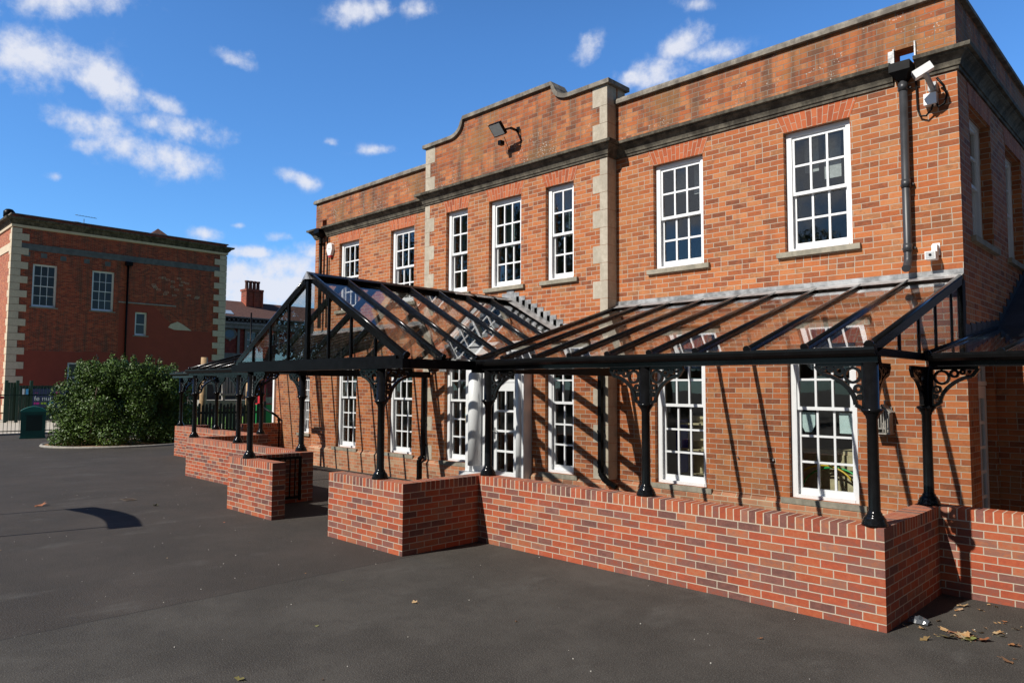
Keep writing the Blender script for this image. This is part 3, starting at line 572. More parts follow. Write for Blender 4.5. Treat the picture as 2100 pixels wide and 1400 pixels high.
k=thing('cupboard','pale wooden cupboard standing behind the hoops','cupboard',(-1.3,1.6,.2)); mb=MB(); mb.box(-2.30,-1.3,.80,1.2,.2,1.14); mb.build('carcass',M_cab,k); mb=MB(); mb.box(-2.28,-1.82,.78,.799,.24,1.08); mb.box(-1.78,-1.32,.78,.799,.24,1.08); mb.build('cupboard_door',M_cab,k)
mb=MB(); mb.box(-3.0,-1.9,1.2,1.9,.74,.78); 
k=thing('classroom_table','green topped classroom table behind the window','table',(-2.5,1.5,.2)); mb.build('table_top',M_grn,k)
for x in (-2.95,-1.95):
    for y in (1.25,1.85): l_=MB(); l_.box(x-.02,x+.02,y-.02,y+.02,.2,.74); l_.build('leg',M_grey,k)

# ================================================================ GARDEN WALLS
WZ=.7375; CZ=.85; VO=.0125
def gwall(root,segs):
    for (x0,x1,y0,y1) in segs:
        mb=MB(); mb.box(x0,x1,y0,y1,-.3,WZ,vo=VO,skip='t'); mb.build('wall_body',M_new,root)
def coping(root,segs):
    for (x0,x1,y0,y1,ax) in segs:
        mb=MB(); a=[(x0,y0),(x1,y0),(x1,y1),(x0,y1)]; h=CZ-WZ
        def side(p,q,along):
            if along: uv=[(p[0] if ax=='x' else p[1],0),(q[0] if ax=='x' else q[1],0),(q[0] if ax=='x' else q[1],h),(p[0] if ax=='x' else p[1],h)]
            else: uv=[(.012,0),(.06,0),(.06,h),(.012,h)]
            mb.poly([(*p,WZ),(*q,WZ),(*q,CZ),(*p,CZ)],uv=uv)
        for i in range(4):
            p,q=a[i],a[(i+1)%4]; isx=abs(p[1]-q[1])<1e-6; side(p,q,isx==(ax=='x'))
        uv=[(p[0],.5) if ax=='x' else (p[1],.5) for p in a]; uv=[(u,.45+.1*i) for i,(u,_) in enumerate(uv)]
        mb.poly([(*p,CZ) for p in a],uv=uv); o=mb.build('coping_course',M_cop,root)
T_=.215
GR=thing('garden_wall','low red brick wall right of the gateway, stepping back to the right edge','wall',(-2.4,-3.2,0))
R=.07
gwall(GR,[(-6.54,-4.89,-4.5,-4.5+T_),(-4.89-T_,-4.89,-4.5+T_,-3.27),(-4.89-T_,R,-3.27,-3.27+T_),(R-T_,R,-3.27+T_,-1.64),(R-T_,9,-1.64,-1.64+T_)])
coping(GR,[(-6.54,-4.89,-4.5,-4.5+T_,'x'),(-4.89-T_,-4.89,-4.5+T_,-3.27,'y'),(-4.89-T_,R,-3.27,-3.27+T_,'x'),(R-T_,R,-3.27+T_,-1.64,'y'),(R-T_,9,-1.64,-1.64+T_,'x')])
GL=thing('garden_wall','low red brick wall left of the gateway, stepping back towards the hedge','wall',(-12,-3.2,0))
gl=[(-9.65,-8.126,-4.5,-4.5+T_,'x'),(-9.65,-9.65+T_,-4.5+T_,-3.27,'y'),(-14.56,-9.65+T_,-3.27,-3.27+T_,'x'),(-14.56,-14.56+T_,-3.27+T_,-1.64,'y'),(-19.6,-14.56+T_,-1.64,-1.64+T_,'x'),(-19.6,-19.6+T_,-1.64+T_,-.75,'y'),(-19.37,-19.37+T_,.2,1.48,'y')]
gwall(GL,[s[:4] for s in gl]); coping(GL,gl)
# gate standing open against the left return wall
gt=thing('metal_gate','black metal bar gate folded open against the left wall return','gate',(-9.40,-4.2,0))
mb=MB()
for y in (-4.22,-3.34): mb.box(-9.40,-9.36,y-.02,y+.02,.04,.80)
mb.box(-9.40,-9.36,-4.2,-3.36,.76,.80); mb.box(-9.40,-9.36,-4.2,-3.36,.08,.12); mb.build('gate_frame',M_black,gt)
mb=MB()
for i in range(8): y=-4.1+i*.095; mb.box(-9.388,-9.372,y-.008,y+.008,.12,.76)
mb.build('bars',M_black,gt)
mb=MB(); mb.tube([(-9.43,-3.2,.66),(-9.39,-3.2,.66)],.012,8); mb.build('latch',M_lead,gt)

# ================================================================ CANOPY
CN=thing('glazed_canopy','black metal canopy with glass roof, pointed centre gable and cast columns','canopy',(-7.3,-2,0))
YE=-3.2; ZE=2.36; ZT=3.30; YT=-.10
def sl(y): return ZE+(ZT-ZE)*(y-YE)/(YT-YE)       # roof height of the lean-tos
def rafter(p,q,w_=.05,h=.075,name='rafter'):
    mb=MB(); P,Q=Vector(p),Vector(q); mb.bar(P,Q,w_,h); d=(Q-P).normalized()
    r=d.cross(Vector((0,0,1))).normalized(); u=r.cross(d).normalized()
    mb.tube([P+u*(h/2+.002),Q+u*(h/2+.002)],w_*.5,10); mb.tube([P+u*(h/2+.004)-d*.006,P+u*(h/2+.004)+d*.02],w_*.72,12); return mb.build(name,M_blackg,CN)
def pane(pts,th=.006):
    mb=MB(); n=(Vector(pts[1])-Vector(pts[0])).cross(Vector(pts[2])-Vector(pts[1])).normalized()*th
    a=[Vector(p) for p in pts]; b_=[p-n for p in a]; mb.poly(a); mb.poly(b_[::-1])
    for i in range(len(a)): j=(i+1)%len(a); mb.poly([b_[i],b_[j],a[j],a[i]])
    return mb.build('glass_pane',M_roofg,CN)
def leanto(xs):
    for i,x in enumerate(xs):
        e=.06 if i in(0,) else .048
        rafter((x,YE-.03,sl(YE-.03)-.01),(x,YT,sl(YT)-.01),e,.085)
    for a,b_ in zip(xs,xs[1:]):
        a,b_=sorted((a,b_)); pane([(a+.006,YE-.02,sl(YE-.02)+.02),(b_-.006,YE-.02,sl(YE-.02)+.02),(b_-.006,YT,sl(YT)+.02),(a+.006,YT,sl(YT)+.02)])
gutp=[(-.01,2.36),(-.02,2.372),(.03,2.372),(.075,2.368),(.075,2.345),(.065,2.315),(.04,2.29),(.0,2.285),(-.01,2.29)]
def gutter(x0,x1,y): 
    mb=MB(); mb.sweep([(x0,y),(x1,y)],gutp); mb.box(x0,x1,y+.012,y+.10,2.235,2.30); return mb.build('gutter',M_blackg,CN)
XR=[-.02-.559*i for i in range(10)]; XLF=[-14.63+.559*i for i in range(10)]
XR[-1]=-5.0; XLF[-1]=-9.65
leanto(XR); leanto(XLF)
gutter(-4.98,.04,YE-.03); gutter(-14.69,-9.62,YE-.03)
for x0,x1 in ((XB1+.003,.0),(XL,XB0-.003)):   # lead apron along the wall
    mb=MB(); mb.poly([(x0,-.016,3.385),(x0,-.20,3.315),(x1,-.20,3.315),(x1,-.016,3.385)][::-1]); mb.box(x0,x1,-.016,-.0005,3.37,3.445); mb.box(x0,x1,-.020,-.0162,3.385,3.395); mb.box(x0,x1,-.10,-.017,3.19,3.27)
    mb.build('lead_apron',M_lead,CN)
# glazed cheek at the ends of the lean-tos
for X0,sgn in ((-.02,1),(-14.63,-1)):
    mb=MB(); mb.box(X0-.03,X0+.03,YE+.02,-.02,2.30,2.37)
    for y in (-2.42,-1.80,-1.19,-.54): mb.box(X0-.012,X0+.012,y-.018,y+.018,2.37,sl(y)-.05)
    mb.box(X0-.03,X0+.03,-.14,-.004,2.37,sl(-.1)); mb.build('cheek_frame',M_black,CN)
    pane([(X0+.004,YE+.25,2.375),(X0+.004,-.15,2.375),(X0+.004,-.15,sl(-.15)-.06),(X0+.004,YE+.25,sl(YE+.25)-.055)])
# centre gable
GX,GZ=-7.3,3.60; GL_,GRr=-9.63,-4.97; YF=-4.43; GB=-.28; EZ=2.355
gy=[YF+.02+.588*i for i in range(8)]; gy[-1]=GB-.03
for y in gy:
    e=.062 if y==gy[0] else .046
    rafter((GRr-.02,y,EZ),(GX+.03,y,GZ-.02),e,.085); rafter((GL_+.02,y,EZ),(GX-.03,y,GZ-.02),e,.085)
for a,b_ in zip(gy,gy[1:]):
    pane([(GRr,a+.006,EZ+.03),(GRr,b_-.006,EZ+.03),(GX,b_-.006,GZ+.01),(GX,a+.006,GZ+.01)]); pane([(GX,a+.006,GZ+.01),(GX,b_-.006,GZ+.01),(GL_,b_-.006,EZ+.03),(GL_,a+.006,EZ+.03)])
mb=MB(); mb.sweep([(0,0),(1,0)],[(0,0),(1,0)]) if 0 else None
for sx in (1,-1): mb.bar((GX+sx*.045,YF-.03,GZ+.032),(GX+sx*.045,GB,GZ+.032),.11,.02,up=(sx*.5,0,1))
mb.box(GX-.03,GX+.03,YF,GB,GZ-.09,GZ+.02); mb.build('ridge',M_black,CN)
mb=MB(); mb.poly([(GX-.11,YF-.06,GZ-.05),(GX,YF-.07,GZ-.04),(GX,YF-.05,GZ+.075)]); mb.poly([(GX,YF-.07,GZ-.04),(GX+.11,YF-.06,GZ-.05),(GX,YF-.05,GZ+.075)])
mb.poly([(GX+.11,YF-.06,GZ-.05),(GX+.11,YF+.10,GZ-.04),(GX,YF+.10,GZ+.07),(GX,YF-.05,GZ+.075)]); mb.poly([(GX-.11,YF+.10,GZ-.04),(GX-.11,YF-.06,GZ-.05),(GX,YF-.05,GZ+.075),(GX,YF+.10,GZ+.07)])
mb.build('apex_cap',M_lead,CN)
mb=MB()
for i,y in enumerate(gy[1:]): mb.bar((GX+.10,y,GZ-.045),(GX-.0,y,GZ+.045),.045,.02,up=(.6,0,1)); 
for i in range(3): mb.bar((GX+.06,-1.7+.5*i,GZ+.03),(GX+.06,-1.3+.5*i,GZ+.03),.15,.012,up=(.45,0,1))
mb.build('ridge_lead',M_lead,CN)
mb=MB(); mb.box(GL_-.02,GRr+.02,YF-.06,YF+.05,2.235,2.352); mb.box(GL_+.15,GRr-.15,YF-.035,YF+.02,2.352,2.395)
mb.box(GX-.035,GX+.035,YF-.035,YF+.02,2.395,GZ-.06)
for k in (-3,-2,-1,1,2,3): x=GX+k*.565; mb.box(x-.016,x+.016,YF-.02,YF+.015,2.395,GZ-.06-abs(x-GX)*(GZ-EZ)/(GRr-GX))
mb.build('gable_frame',M_black,CN)
for sx in (1,-1): pane([(GX+sx*.02,YF,2.40),(GX+sx*2.15,YF,2.40),(GX+sx*.02,YF,GZ-.05)] if sx>0 else [(GX-2.15,YF,2.40),(GX-.02,YF,2.40),(GX-.02,YF,GZ-.05)])
for x,sx in ((GRr,1),(GL_,-1)):   # gable eaves and valley gutters back to the wall
    mb=MB(); mb.box(x-.05,x+.03,YF+.05,YE-.10,2.235,2.352); mb.box(x-.06,x+.06,YE+.07,YB-.06,2.20,2.32)
    mb.box(x-.05,x+.05,YE-.10,YE+.07,2.20,2.34); mb.build('valley_beam',M_black,CN)
mb=MB()   # stepped lead where gable roof meets the bay
for i in range(13):
    u0,u1=i/13,(i+1)/13; x0=GX+(GRr-.35-GX)*u0; x1=GX+(GRr-.35-GX)*u1+.07; z=GZ-.16-(GZ-EZ)*(x1-GX)/(GRr-GX)
    mb.box(x0,x1,YB-.010,YB-.001,z-.02,GZ+.17-(GZ-EZ)*(x0-GX)/(GRr-GX)-.0)
    x0m=2*GX-x0; x1m=2*GX-x1; mb.box(x1m,x0m,YB-.0105,YB-.001,z-.02,GZ+.17-(GZ-EZ)*(x0-GX)/(GRr-GX))
mb.box(GX-.09,GX+.09,YB-.013,YB-.0102,GZ-.06,GZ+.22)
mb.build('stepped_flashing',M_lead,CN)
mb=MB()
for sx in (1,-1):
    q=[(GX,YB-.20,GZ+.04),(GX+sx*2.1,YB-.20,GZ+.04-2.1*(GZ-EZ)/(GRr-GX)),(GX+sx*2.1,YB-.012,GZ+.09-2.1*(GZ-EZ)/(GRr-GX)),(GX,YB-.012,GZ+.09)]
    mb.poly(q if sx>0 else q[::-1])
mb.build('lead_apron',M_lead,CN)
# low roofs over the side extensions
def sidecanopy(x0,x1,xs):
    y0,y1=-1.72,1.46; z0,z1=2.34,2.80; f=lambda y:z0+(z1-z0)*(y-y0)/(y1-y0)
    for x in xs: rafter((x,y0,f(y0)-.01),(x,y1,f(y1)-.01),.05,.075)
    for a,b_ in zip(xs,xs[1:]): pane([(a+.006,y0,f(y0)+.022),(b_-.006,y0,f(y0)+.022),(b_-.006,y1,f(y1)+.022),(a+.006,y1,f(y1)+.022)])
    gutter(x0,x1,y0-.01)
sidecanopy(.04,6.0,[.03+.62*i for i in range(10)]); sidecanopy(-19.7,-14.7,[-19.6+.61*i for i in range(9)])
# columns
def bracket_mb():
    # in the (a,z) plane: a outwards from the column centre, z down from the beam (0)
    mb=MB(); th=.018
    def flat(p,q,w_): mb.bar((p[0],0,p[1]),(q[0],0,q[1]),th*2,w_,up=(0,1,0)) if 0 else mb.bar((p[0],0,p[1]),(q[0],0,q[1]),w_,th*2,up=(0,1,0))
    a0=.058; L=.47; H=.40
    flat((a0,-.012),(L,-.012),.034); flat((a0+.008,0),(a0+.008,-H),.018)
    P=[(L,-.02),(L-.055,-.10),]+[(L-.055-(L-.055-.115)*sin(t_)*1.0,-.10-(H-.115)*(1-cos(t_))) for t_ in [pi/2*i/10 for i in range(1,11)]]+[(a0,-H)]
    P=[(L,-.02),(L-.055,-.095)]; cx,cz=L-.055,-H+.02
    for i in range(1,11):
        t_=pi/2*i/10; P.append((L-.055-(L-.055-.13)*sin(t_)**1.15,-.095-(H-.13)*(1-cos(t_))**.9))
    P.append((a0,-H))
    for p,q in zip(P,P[1:]): flat(p,q,.034)
    for cx,cz,r in ((.150,-.105,.072),(.262,-.068,.040),(.335,-.052,.026),(.105,-.225,.038),(.090,-.297,.024),(.395,-.05,.014)):
        n=20; ri=r-.020; r+=.004
        for k in range(n):
            a,b_=2*pi*k/n,2*pi*(k+1)/n
            for (y,fl) in ((-th,0),(th,1)):
                q=[(cx+ri*cos(a),y,cz+ri*sin(a)),(cx+r*cos(a),y,cz+r*sin(a)),(cx+r*cos(b_),y,cz+r*sin(b_)),(cx+ri*cos(b_),y,cz+ri*sin(b_))]; mb.poly(q if fl==0 else q[::-1])
            mb.poly([(cx+r*cos(a),-th,cz+r*sin(a)),(cx+r*cos(a),th,cz+r*sin(a)),(cx+r*cos(b_),th,cz+r*sin(b_)),(cx+r*cos(b_),-th,cz+r*sin(b_))])
            mb.poly([(cx+ri*cos(b_),-th,cz+ri*sin(b_)),(cx+ri*cos(b_),th,cz+ri*sin(b_)),(cx+ri*cos(a),th,cz+ri*sin(a)),(cx+ri*cos(a),-th,cz+ri*sin(a))])
    return mb
BR=bracket_mb(); colme=None; brme=None
COLP=[(.0,0),(.105,0),(.106,.018),(.098,.03),(.10,.036),(.088,.055),(.089,.06),(.07,.085),(.060,.10),(.062,.105),(.052,.115),(.049,.13),(.0465,.5),(.045,.90),(.05,.905),(.053,.925),(.07,.945),(.072,.955),(.088,.965),(.09,.985),(.078,.992),(.062,.996),(.062,1.39),(0,1.39)]
def column(x,y,dirs):
    global colme,brme
    if colme is None:
        mb=MB(); mb.lathe(0,0,COLP,22); o=mb.build('column',M_blackg,CN,local=True); colme=o.data
    else: o=bpy.data.objects.new('column',colme); C.objects.link(o); o.parent=CN
    o.location=(x-CN.location.x,y-CN.location.y,CZ)
    for dx,dy in dirs:
        if brme is None: b_=BR.build('bracket',M_blackg,o,local=True); brme=b_.data
        else: b_=bpy.data.objects.new('bracket',brme); C.objects.link(b_); b_.parent=o
        b_.location=(0,0,1.385); b_.rotation_euler=(0,0,math.atan2(dy,dx))
R_,L_b,F_,K_=(1,0),(-1,0),(0,-1),(0,1)
for x,y,dd in ((-5.5,-4.40,[L_b,K_]),(-9.1,-4.40,[R_,K_]),(-4.84,-3.15,[R_]),(-2.36,-3.15,[L_b,R_]),(-.03,-3.18,[L_b,K_]),(-.03,-1.72+.14,[R_,F_]),
               (-9.70,-3.15,[L_b]),(-12.23,-3.15,[L_b,R_]),(-14.45,-3.15,[R_,K_]),(-14.52,-1.53,[L_b,F_]),(-17.07,-1.53,[L_b,R_]),(-19.48,-1.53,[R_,K_]),(2.5,-1.53,[L_b,R_])): column(x,y,dd)

# ================================================================ FITTINGS ON THE BUILDING
def pipe(label,pts,r,mat,name='downpipe',square=False,hopper=None,collars=()):
    k=thing(name,label,'pipe',(pts[-1][0],pts[-1][1],pts[-1][2])); mb=MB()
    if square:
        for p,q in zip(pts,pts[1:]): mb.bar(p,q,r*2,r*2,up=(0,1,0))
    else: mb.tube(pts,r,14)
    mb.build('pipe',mat,k)
    if collars:
        for z in collars:
            mb=MB()
            if square: mb.box(pts[0][0]-r*1.2,pts[0][0]+r*1.2,pts[0][1]-r*1.2,pts[0][1]+r*1.7,z-.02,z+.02)
            else: mb.tube([(pts[0][0],pts[0][1],z-.05),(pts[0][0],pts[0][1],z+.05)],r*1.15,14); mb.box(pts[0][0]-r*1.6,pts[0][0]+r*1.6,pts[0][1]+r*.8,-.0005,z-.012,z+.012)
            mb.build('pipe_collar',mat,k)
    if hopper:
        x,z=hopper; mb=MB(); A=[(x-.12,-.24),(x+.12,-.24),(x+.12,-.004),(x-.12,-.004)]; Bq=[(x-.05,-.145),(x+.05,-.145),(x+.05,-.05),(x-.05,-.05)]
        for i in range(4):
            j=(i+1)%4; mb.poly([(*Bq[i],z-.15),(*Bq[j],z-.15),(*A[j],z-.05),(*A[i],z-.05)]); mb.poly([(*A[i],z-.05),(*A[j],z-.05),(*A[j],z+.06),(*A[i],z+.06)])
        mb.poly([(*p,z+.04) for p in A]); mb.build('rainwater_hopper',M_black,k)
    return k
pipe('thick dark grey downpipe falling from the roof hopper by the right corner',[(-.57,-.095,5.88),(-.57,-.095,3.62),(-.57,-.105,3.58),(-.57,-.16,3.50),(-.57,-.20,3.48)],.048,M_grey,hopper=(-.57,6.0),collars=(5.78,4.55,3.75))
pipe('black downpipe falling from a roof hopper at the left corner of the main building',[(-14.38,-.095,5.88),(-14.38,-.095,3.50)],.045,M_black,hopper=(-14.38,6.0),collars=(5.7,4.6))
pipe('thin black waste pipe beside the left corner downpipe',[(-14.12,-.05,5.84),(-14.12,-.05,3.50)],.022,M_black)
pipe('square black downpipe with kicked foot at the right edge of the centre bay',[(-5.15,YB-.07,2.25),(-5.15,YB-.07,.62),(-5.02,YB-.12,.52),(-4.8,YB-.12,.44)],.034,M_black,square=True,collars=(1.3,.8))
pipe('square black downpipe with kicked foot at the left edge of the centre bay',[(-9.78,YB-.07,2.25),(-9.78,YB-.07,.58),(-9.86,YB-.10,.50),(-9.86,YB-.10,.05)],.034,M_black,square=True,collars=(1.3,.8))
pipe('black downpipe with sloping top at the far end of the left extension wall',[(-19.55,1.0,1.35),(-19.25,1.3,1.1),(-19.18,1.38,1.0),(-19.18,1.38,.05)],.035,M_black)
mb=MB(); mb.box(-.70,-.683,-.03,.02,6.05,6.33); mb.box(-.452,-.435,-.03,.02,6.09,6.36)
for x,z in ((-.73,6.16),): mb.poly([(-.76,-.006,6.32),(-.68,-.006,6.32),(-.69,-.006,6.10),(-.73,-.006,6.09),(-.765,-.006,6.13)][::-1])
mb.build('roof_outlet_lead',M_lead,B)
# bullet security camera near the roof corner
k=thing('security_camera','white bullet security camera on a bracket near the roof corner','camera',(-.26,0,5.62))
mb=MB(); a=Vector((-.36,-.42,5.75)); b_=Vector((-.18,-.36,5.85)); mb.bar(a,b_,.098,.095); o=mb.build('housing',M_plastw,k); bev(o,.03)
mb=MB(); dd=(a-b_).normalized(); mb.bar(a+dd*.002,a+dd*.006,.075,.07); mb.build('lens',M_lens,k)
mb=MB(); mb.bar((-.25,-.38,5.78),(-.24,-.10,5.66),.045,.05); mb.box(-.29,-.20,-.12,-.004,5.64,5.74); mb.build('arm',M_plastg,k)
mb=MB(); mb.box(-.345,-.205,-.10,-.004,5.48,5.62); o=mb.build('junction_box',M_plastw,k); bev(o,.008)
mb=MB()
mb.tube([(-.25,-.06,5.50),(-.27,-.07,5.42),(-.33,-.06,5.36),(-.40,-.04,5.38),(-.43,-.03,5.48),(-.44,-.03,5.9),(-.45,-.02,6.15)],.012,8)
mb.tube([(-.22,-.06,5.50),(-.19,-.07,5.43),(-.13,-.06,5.46),(-.10,-.06,5.56),(-.13,-.07,5.68),(-.19,-.12,5.78)],.014,8); mb.build('cable',M_black,k)
k=thing('security_camera','small white boxy security camera above the canopy lead, by the corner','camera',(-.3,0,3.62))
mb=MB(); mb.box(-.32,-.24,-.012,-.001,3.63,3.78); mb.box(-.31,-.25,-.10,-.012,3.66,3.75); mb.build('mount',M_plastw,k)
mb=MB(); mb.box(-.36,-.245,-.20,-.06,3.565,3.66); o=mb.build('housing',M_plastw,k); bev(o,.012)
mb=MB(); mb.box(-.35,-.255,-.204,-.2005,3.575,3.65); mb.build('lens_plate',M_plastg,k); mb=MB(); mb.tube([(-.30,-.204,3.615),(-.30,-.21,3.615)],.016,12); mb.build('lens',M_lens,k)
# floodlight on the bay parapet
k=thing('floodlight','black rectangular floodlight on a bracket on the central parapet','floodlight',(-7.4,YB,6.8))
c0=Vector((-7.30,-.62,6.80)); nn=Vector((0,-.72,-.69)); uu_=Vector((0,-.69,.72))
mb=MB(); mb.bar(c0-uu_*.125,c0+uu_*.125,.30,.06,up=nn); mb.bar(c0-nn*.03-uu_*.10,c0-nn*.03+uu_*.05,.22,.08,up=nn); mb.build('lamp_body',M_black,k)
mb=MB(); mb.bar(c0-uu_*.108+nn*.032,c0+uu_*.108+nn*.032,.27,.006,up=nn); mb.build('lamp_glass',M_lit,k)
mb=MB(); mb.bar((-7.15,-.26,6.83),(-7.08,-.50,6.80),.03,.04); mb.bar((-7.08,-.50,6.80),(-7.30,-.52,6.80),.03,.03); mb.bar((-7.12,-.25,6.84),(-7.12,-.27,6.84),.07,.10); mb.box(-7.42,-7.34,-.50,-.40,6.56,6.64); mb.build('bracket',M_black,k)
mb=MB(); mb.tube([(-7.06,YB-.01,6.84),(-7.05,YB-.01,6.70),(-7.05,YB-.01,6.50)],.006,6); mb.tube([(-7.3,-.45,6.7),(-7.32,-.30,6.50),(-7.36,-.27,6.44),(-7.42,-.27,6.46),(-7.40,-.3,6.6)],.006,6); mb.build('cable',M_black,k)
# alarm box
k=thing('alarm_box','white hexagonal alarm box with a red base between pipe and window','alarm',(-13.98,0,5.5))
def hexa(z0,z1,pts,y0,y1):
    mb=MB(); f=[(x,y0,z) for x,z in pts]; q=[(x,y1,z) for x,z in pts]; mb.poly(f)
    for i in range(len(f)): j=(i+1)%len(f); mb.poly([q[i],q[j],f[j],f[i]])
    return mb
cx=-13.99; pts=[(cx-.06,5.345),(cx+.06,5.345),(cx+.13,5.50),(cx+.11,5.62),(cx+.05,5.66),(cx-.05,5.66),(cx-.11,5.62),(cx-.13,5.50)]
hexa(0,0,pts,-.085,-.002).build('cover',M_plastw,k)
hexa(0,0,[(cx-.055,5.30),(cx+.055,5.30),(cx+.06,5.343),(cx-.06,5.343)],-.075,-.002).build('strobe',M_red,k)
mb=MB()
for i in range(4): x=cx-.06+i*.035; mb.box(x,x+.022,-.0875,-.0852,5.50,5.53)
mb.build('printed_mark',M_plastg,k)
# insect house on the wall
k=thing('insect_house','small weathered wooden insect house with slatted front on the brick wall','insect house',(-.88,0,1.45))
bx,bz=-.90,1.47; mb=MB(); w_=.075
for s_ in (-1,1): mb.box(bx+s_*w_-.008,bx+s_*w_+.008,-.16,-.012,bz,bz+.26)
mb.box(bx-w_-.02,bx+w_+.02,-.18,-.012,bz-.018,bz); mb.box(bx-w_,bx+w_,-.03,-.012,bz,bz+.32)
for x in (-.045,-.015,.015,.045): mb.box(bx+x-.006,bx+x+.006,-.155,-.14,bz+.05,bz+.27)
mb.box(bx-w_,bx+w_,-.158,-.14,bz+.045,bz+.06); mb.build('box',M_woodg,k)
mb=MB()
for s_ in (-1,1): mb.bar((bx+s_*.10,-.09,bz+.25),(bx-s_*.004,-.09,bz+.35),.17,.012,up=(s_,0,1)) 
mb.bar((bx,-.13,bz+.30),(bx+.09,-.13,bz+.235),.02,.02); mb.bar((bx,-.165,bz+.315),(bx-.09,-.165,bz+.235),.02,.02); mb.tube([(bx,-.05,bz+.34),(bx,-.05,bz+.40)],.012,8); mb.build('roof',M_woodg,k)
# small notice beside the front door
mb=MB(); mb.box(-8.53,-8.44,YB-.012,YB-.002,1.30,1.62); k=tag(mb.build('door_notice',M_cab),'cream notice with a blue blob beside the front door','sign')
mb=MB(); mb.tube([(-8.48,YB-.016,1.47),(-8.48,YB-.0125,1.47)],.045,16); o=mb.build('printed_disc',M_teal,k)
mb=MB(); mb.tube([(-7.13,YB+.135,1.70),(-7.13,YB+.139,1.70)],.055,18); k=tag(mb.build('door_sticker',M_teal),'round pale teal sticker on the front door glass','sticker')
for x in (-2.90,-2.37): 
    mb=MB(); mb.tube([(x,-.001,1.02),(x,-.03,1.02)],.009,8); mb.tube([(x,-.03,1.02),(x,-.034,1.02)],.014,8); tag(mb.build('wall_hook',M_lead),'small metal hook in the brick between the right windows'+(', left one' if x<-2.5 else ', right one'),'hook')

# ================================================================ GROUND CLUTTER
def leaf_mesh(sd):
    r=random.Random(sd); mb=MB(); n=14; pts=[]
    for i in range(n):
        a=2*pi*i/n; rr=(.5+.5*abs(cos(a*2.5+r.random()*.5)))*(.8+.4*r.random()); pts.append((rr*cos(a)*1.2,rr*sin(a)*.8,.15+.35*(rr**2)*r.random()+.2*cos(a)**2))
    for i in range(n): j=(i+1)%n; mb.poly([(0,0,.12),pts[i],pts[j]],smooth=True)
    mb.bar((1.0,0,.2),(1.7,.15,.05),.06,.06); return mb
protos=[leaf_mesh(i) for i in range(4)]; lme=[None]*4
LV=[(.51,-2.90,.03),(.60,-2.97,.045),(.56,-2.82,.04),(.25,-2.96,.035),(.91,-3.32,.04),(.88,-2.89,.045),(.71,-2.66,.03),(-3.32,-5.53,.03),(-2.75,-7.48,.035),(-10.69,-5.26,.05),(-11.97,-6.61,.08),(.12,-2.98,.02),(-.6,-3.35,.02)]
rr=random.Random(3)
for i in range(34):
    a=rr.random(); LV.append((.28+rr.random()*.9,-3.25+rr.random()*1.5,.014+.034*rr.random()**2))
for i in range(14): LV.append((.12+rr.random()*.22,-1.75+rr.random()*.75,.03+.02*rr.random()))
for i in range(12): LV.append((.52+rr.gauss(0,.07),-2.93+rr.gauss(0,.06),.03+.03*rr.random()))
for i in range(12): LV.append((-9+rr.random()*8.5,-8.2+rr.random()*3.2,.010+.010*rr.random()))
for x,y,s_ in LV:
    if x<-.0 and y>-3.4 and x>-4.8: y-=.8
    i=rr.randrange(4)
    if lme[i] is None: o=protos[i].build('fallen_leaf',M_dry); lme[i]=o.data
    else: o=bpy.data.objects.new('fallen_leaf',lme[i]); C.objects.link(o)
    o.location=(x,y,.003); o.scale=(s_*1.0,s_*1.0,s_*.9); o.rotation_euler=(rr.uniform(-.35,.35),rr.uniform(-.35,.35),rr.random()*6.3)
    tag(o,'dry curled leaf lying on the asphalt','leaf','fallen leaves on the playground')
mb=MB()
for i in range(230):
    x,y=-14+rr.random()*16,-9+rr.random()*7.4; s_=.0025+.004*rr.random()
    if y>-3.3 and x<.1: continue
    if -9.7<x<-4.8 and y>-4.55: continue
    mb.box(x,x+s_*1.5,y,y+s_,0,s_)
tag(mb.build('loose_grit',plain('pale_grit',(.5,.47,.42),.9)),'pale grit scattered over the dark asphalt','grit',kind='stuff')
mb=MB(); nx,ny=9,6; G=[[( .10+.16*i/nx+.01*rr.random(),-2.86+.10*j/ny+.01*rr.random(),.012+.05*rr.random()*sin(pi*i/nx)*sin(pi*j/ny)+.03*sin(pi*j/ny)) for j in range(ny+1)] for i in range(nx+1)]
for i in range(nx):
    for j in range(ny): mb.poly([G[i][j],G[i+1][j],G[i+1][j+1],G[i][j+1]])
mp,t,b=newmat('clear_plastic_wrap'); setb(t,b,Base_Color=(.22,.24,.27),Roughness=.15); b.inputs['Transmission Weight'].default_value=.7
tag(mb.build('plastic_wrapper',mp),'crumpled clear plastic wrapper at the foot of the wall corner','litter')
mb=MB(); mb.box(-11.85,-11.55,-5.45,-5.25,.003,.007)
for i in range(6): mb.box(-11.83+i*.048,-11.805+i*.048,-5.43,-5.27,.007,.010)
tag(mb.build('drain_cover',plain('rusty_cast_iron',(.10,.075,.055),.8,var=.3)),'small worn metal drain cover set in the playground','drain')
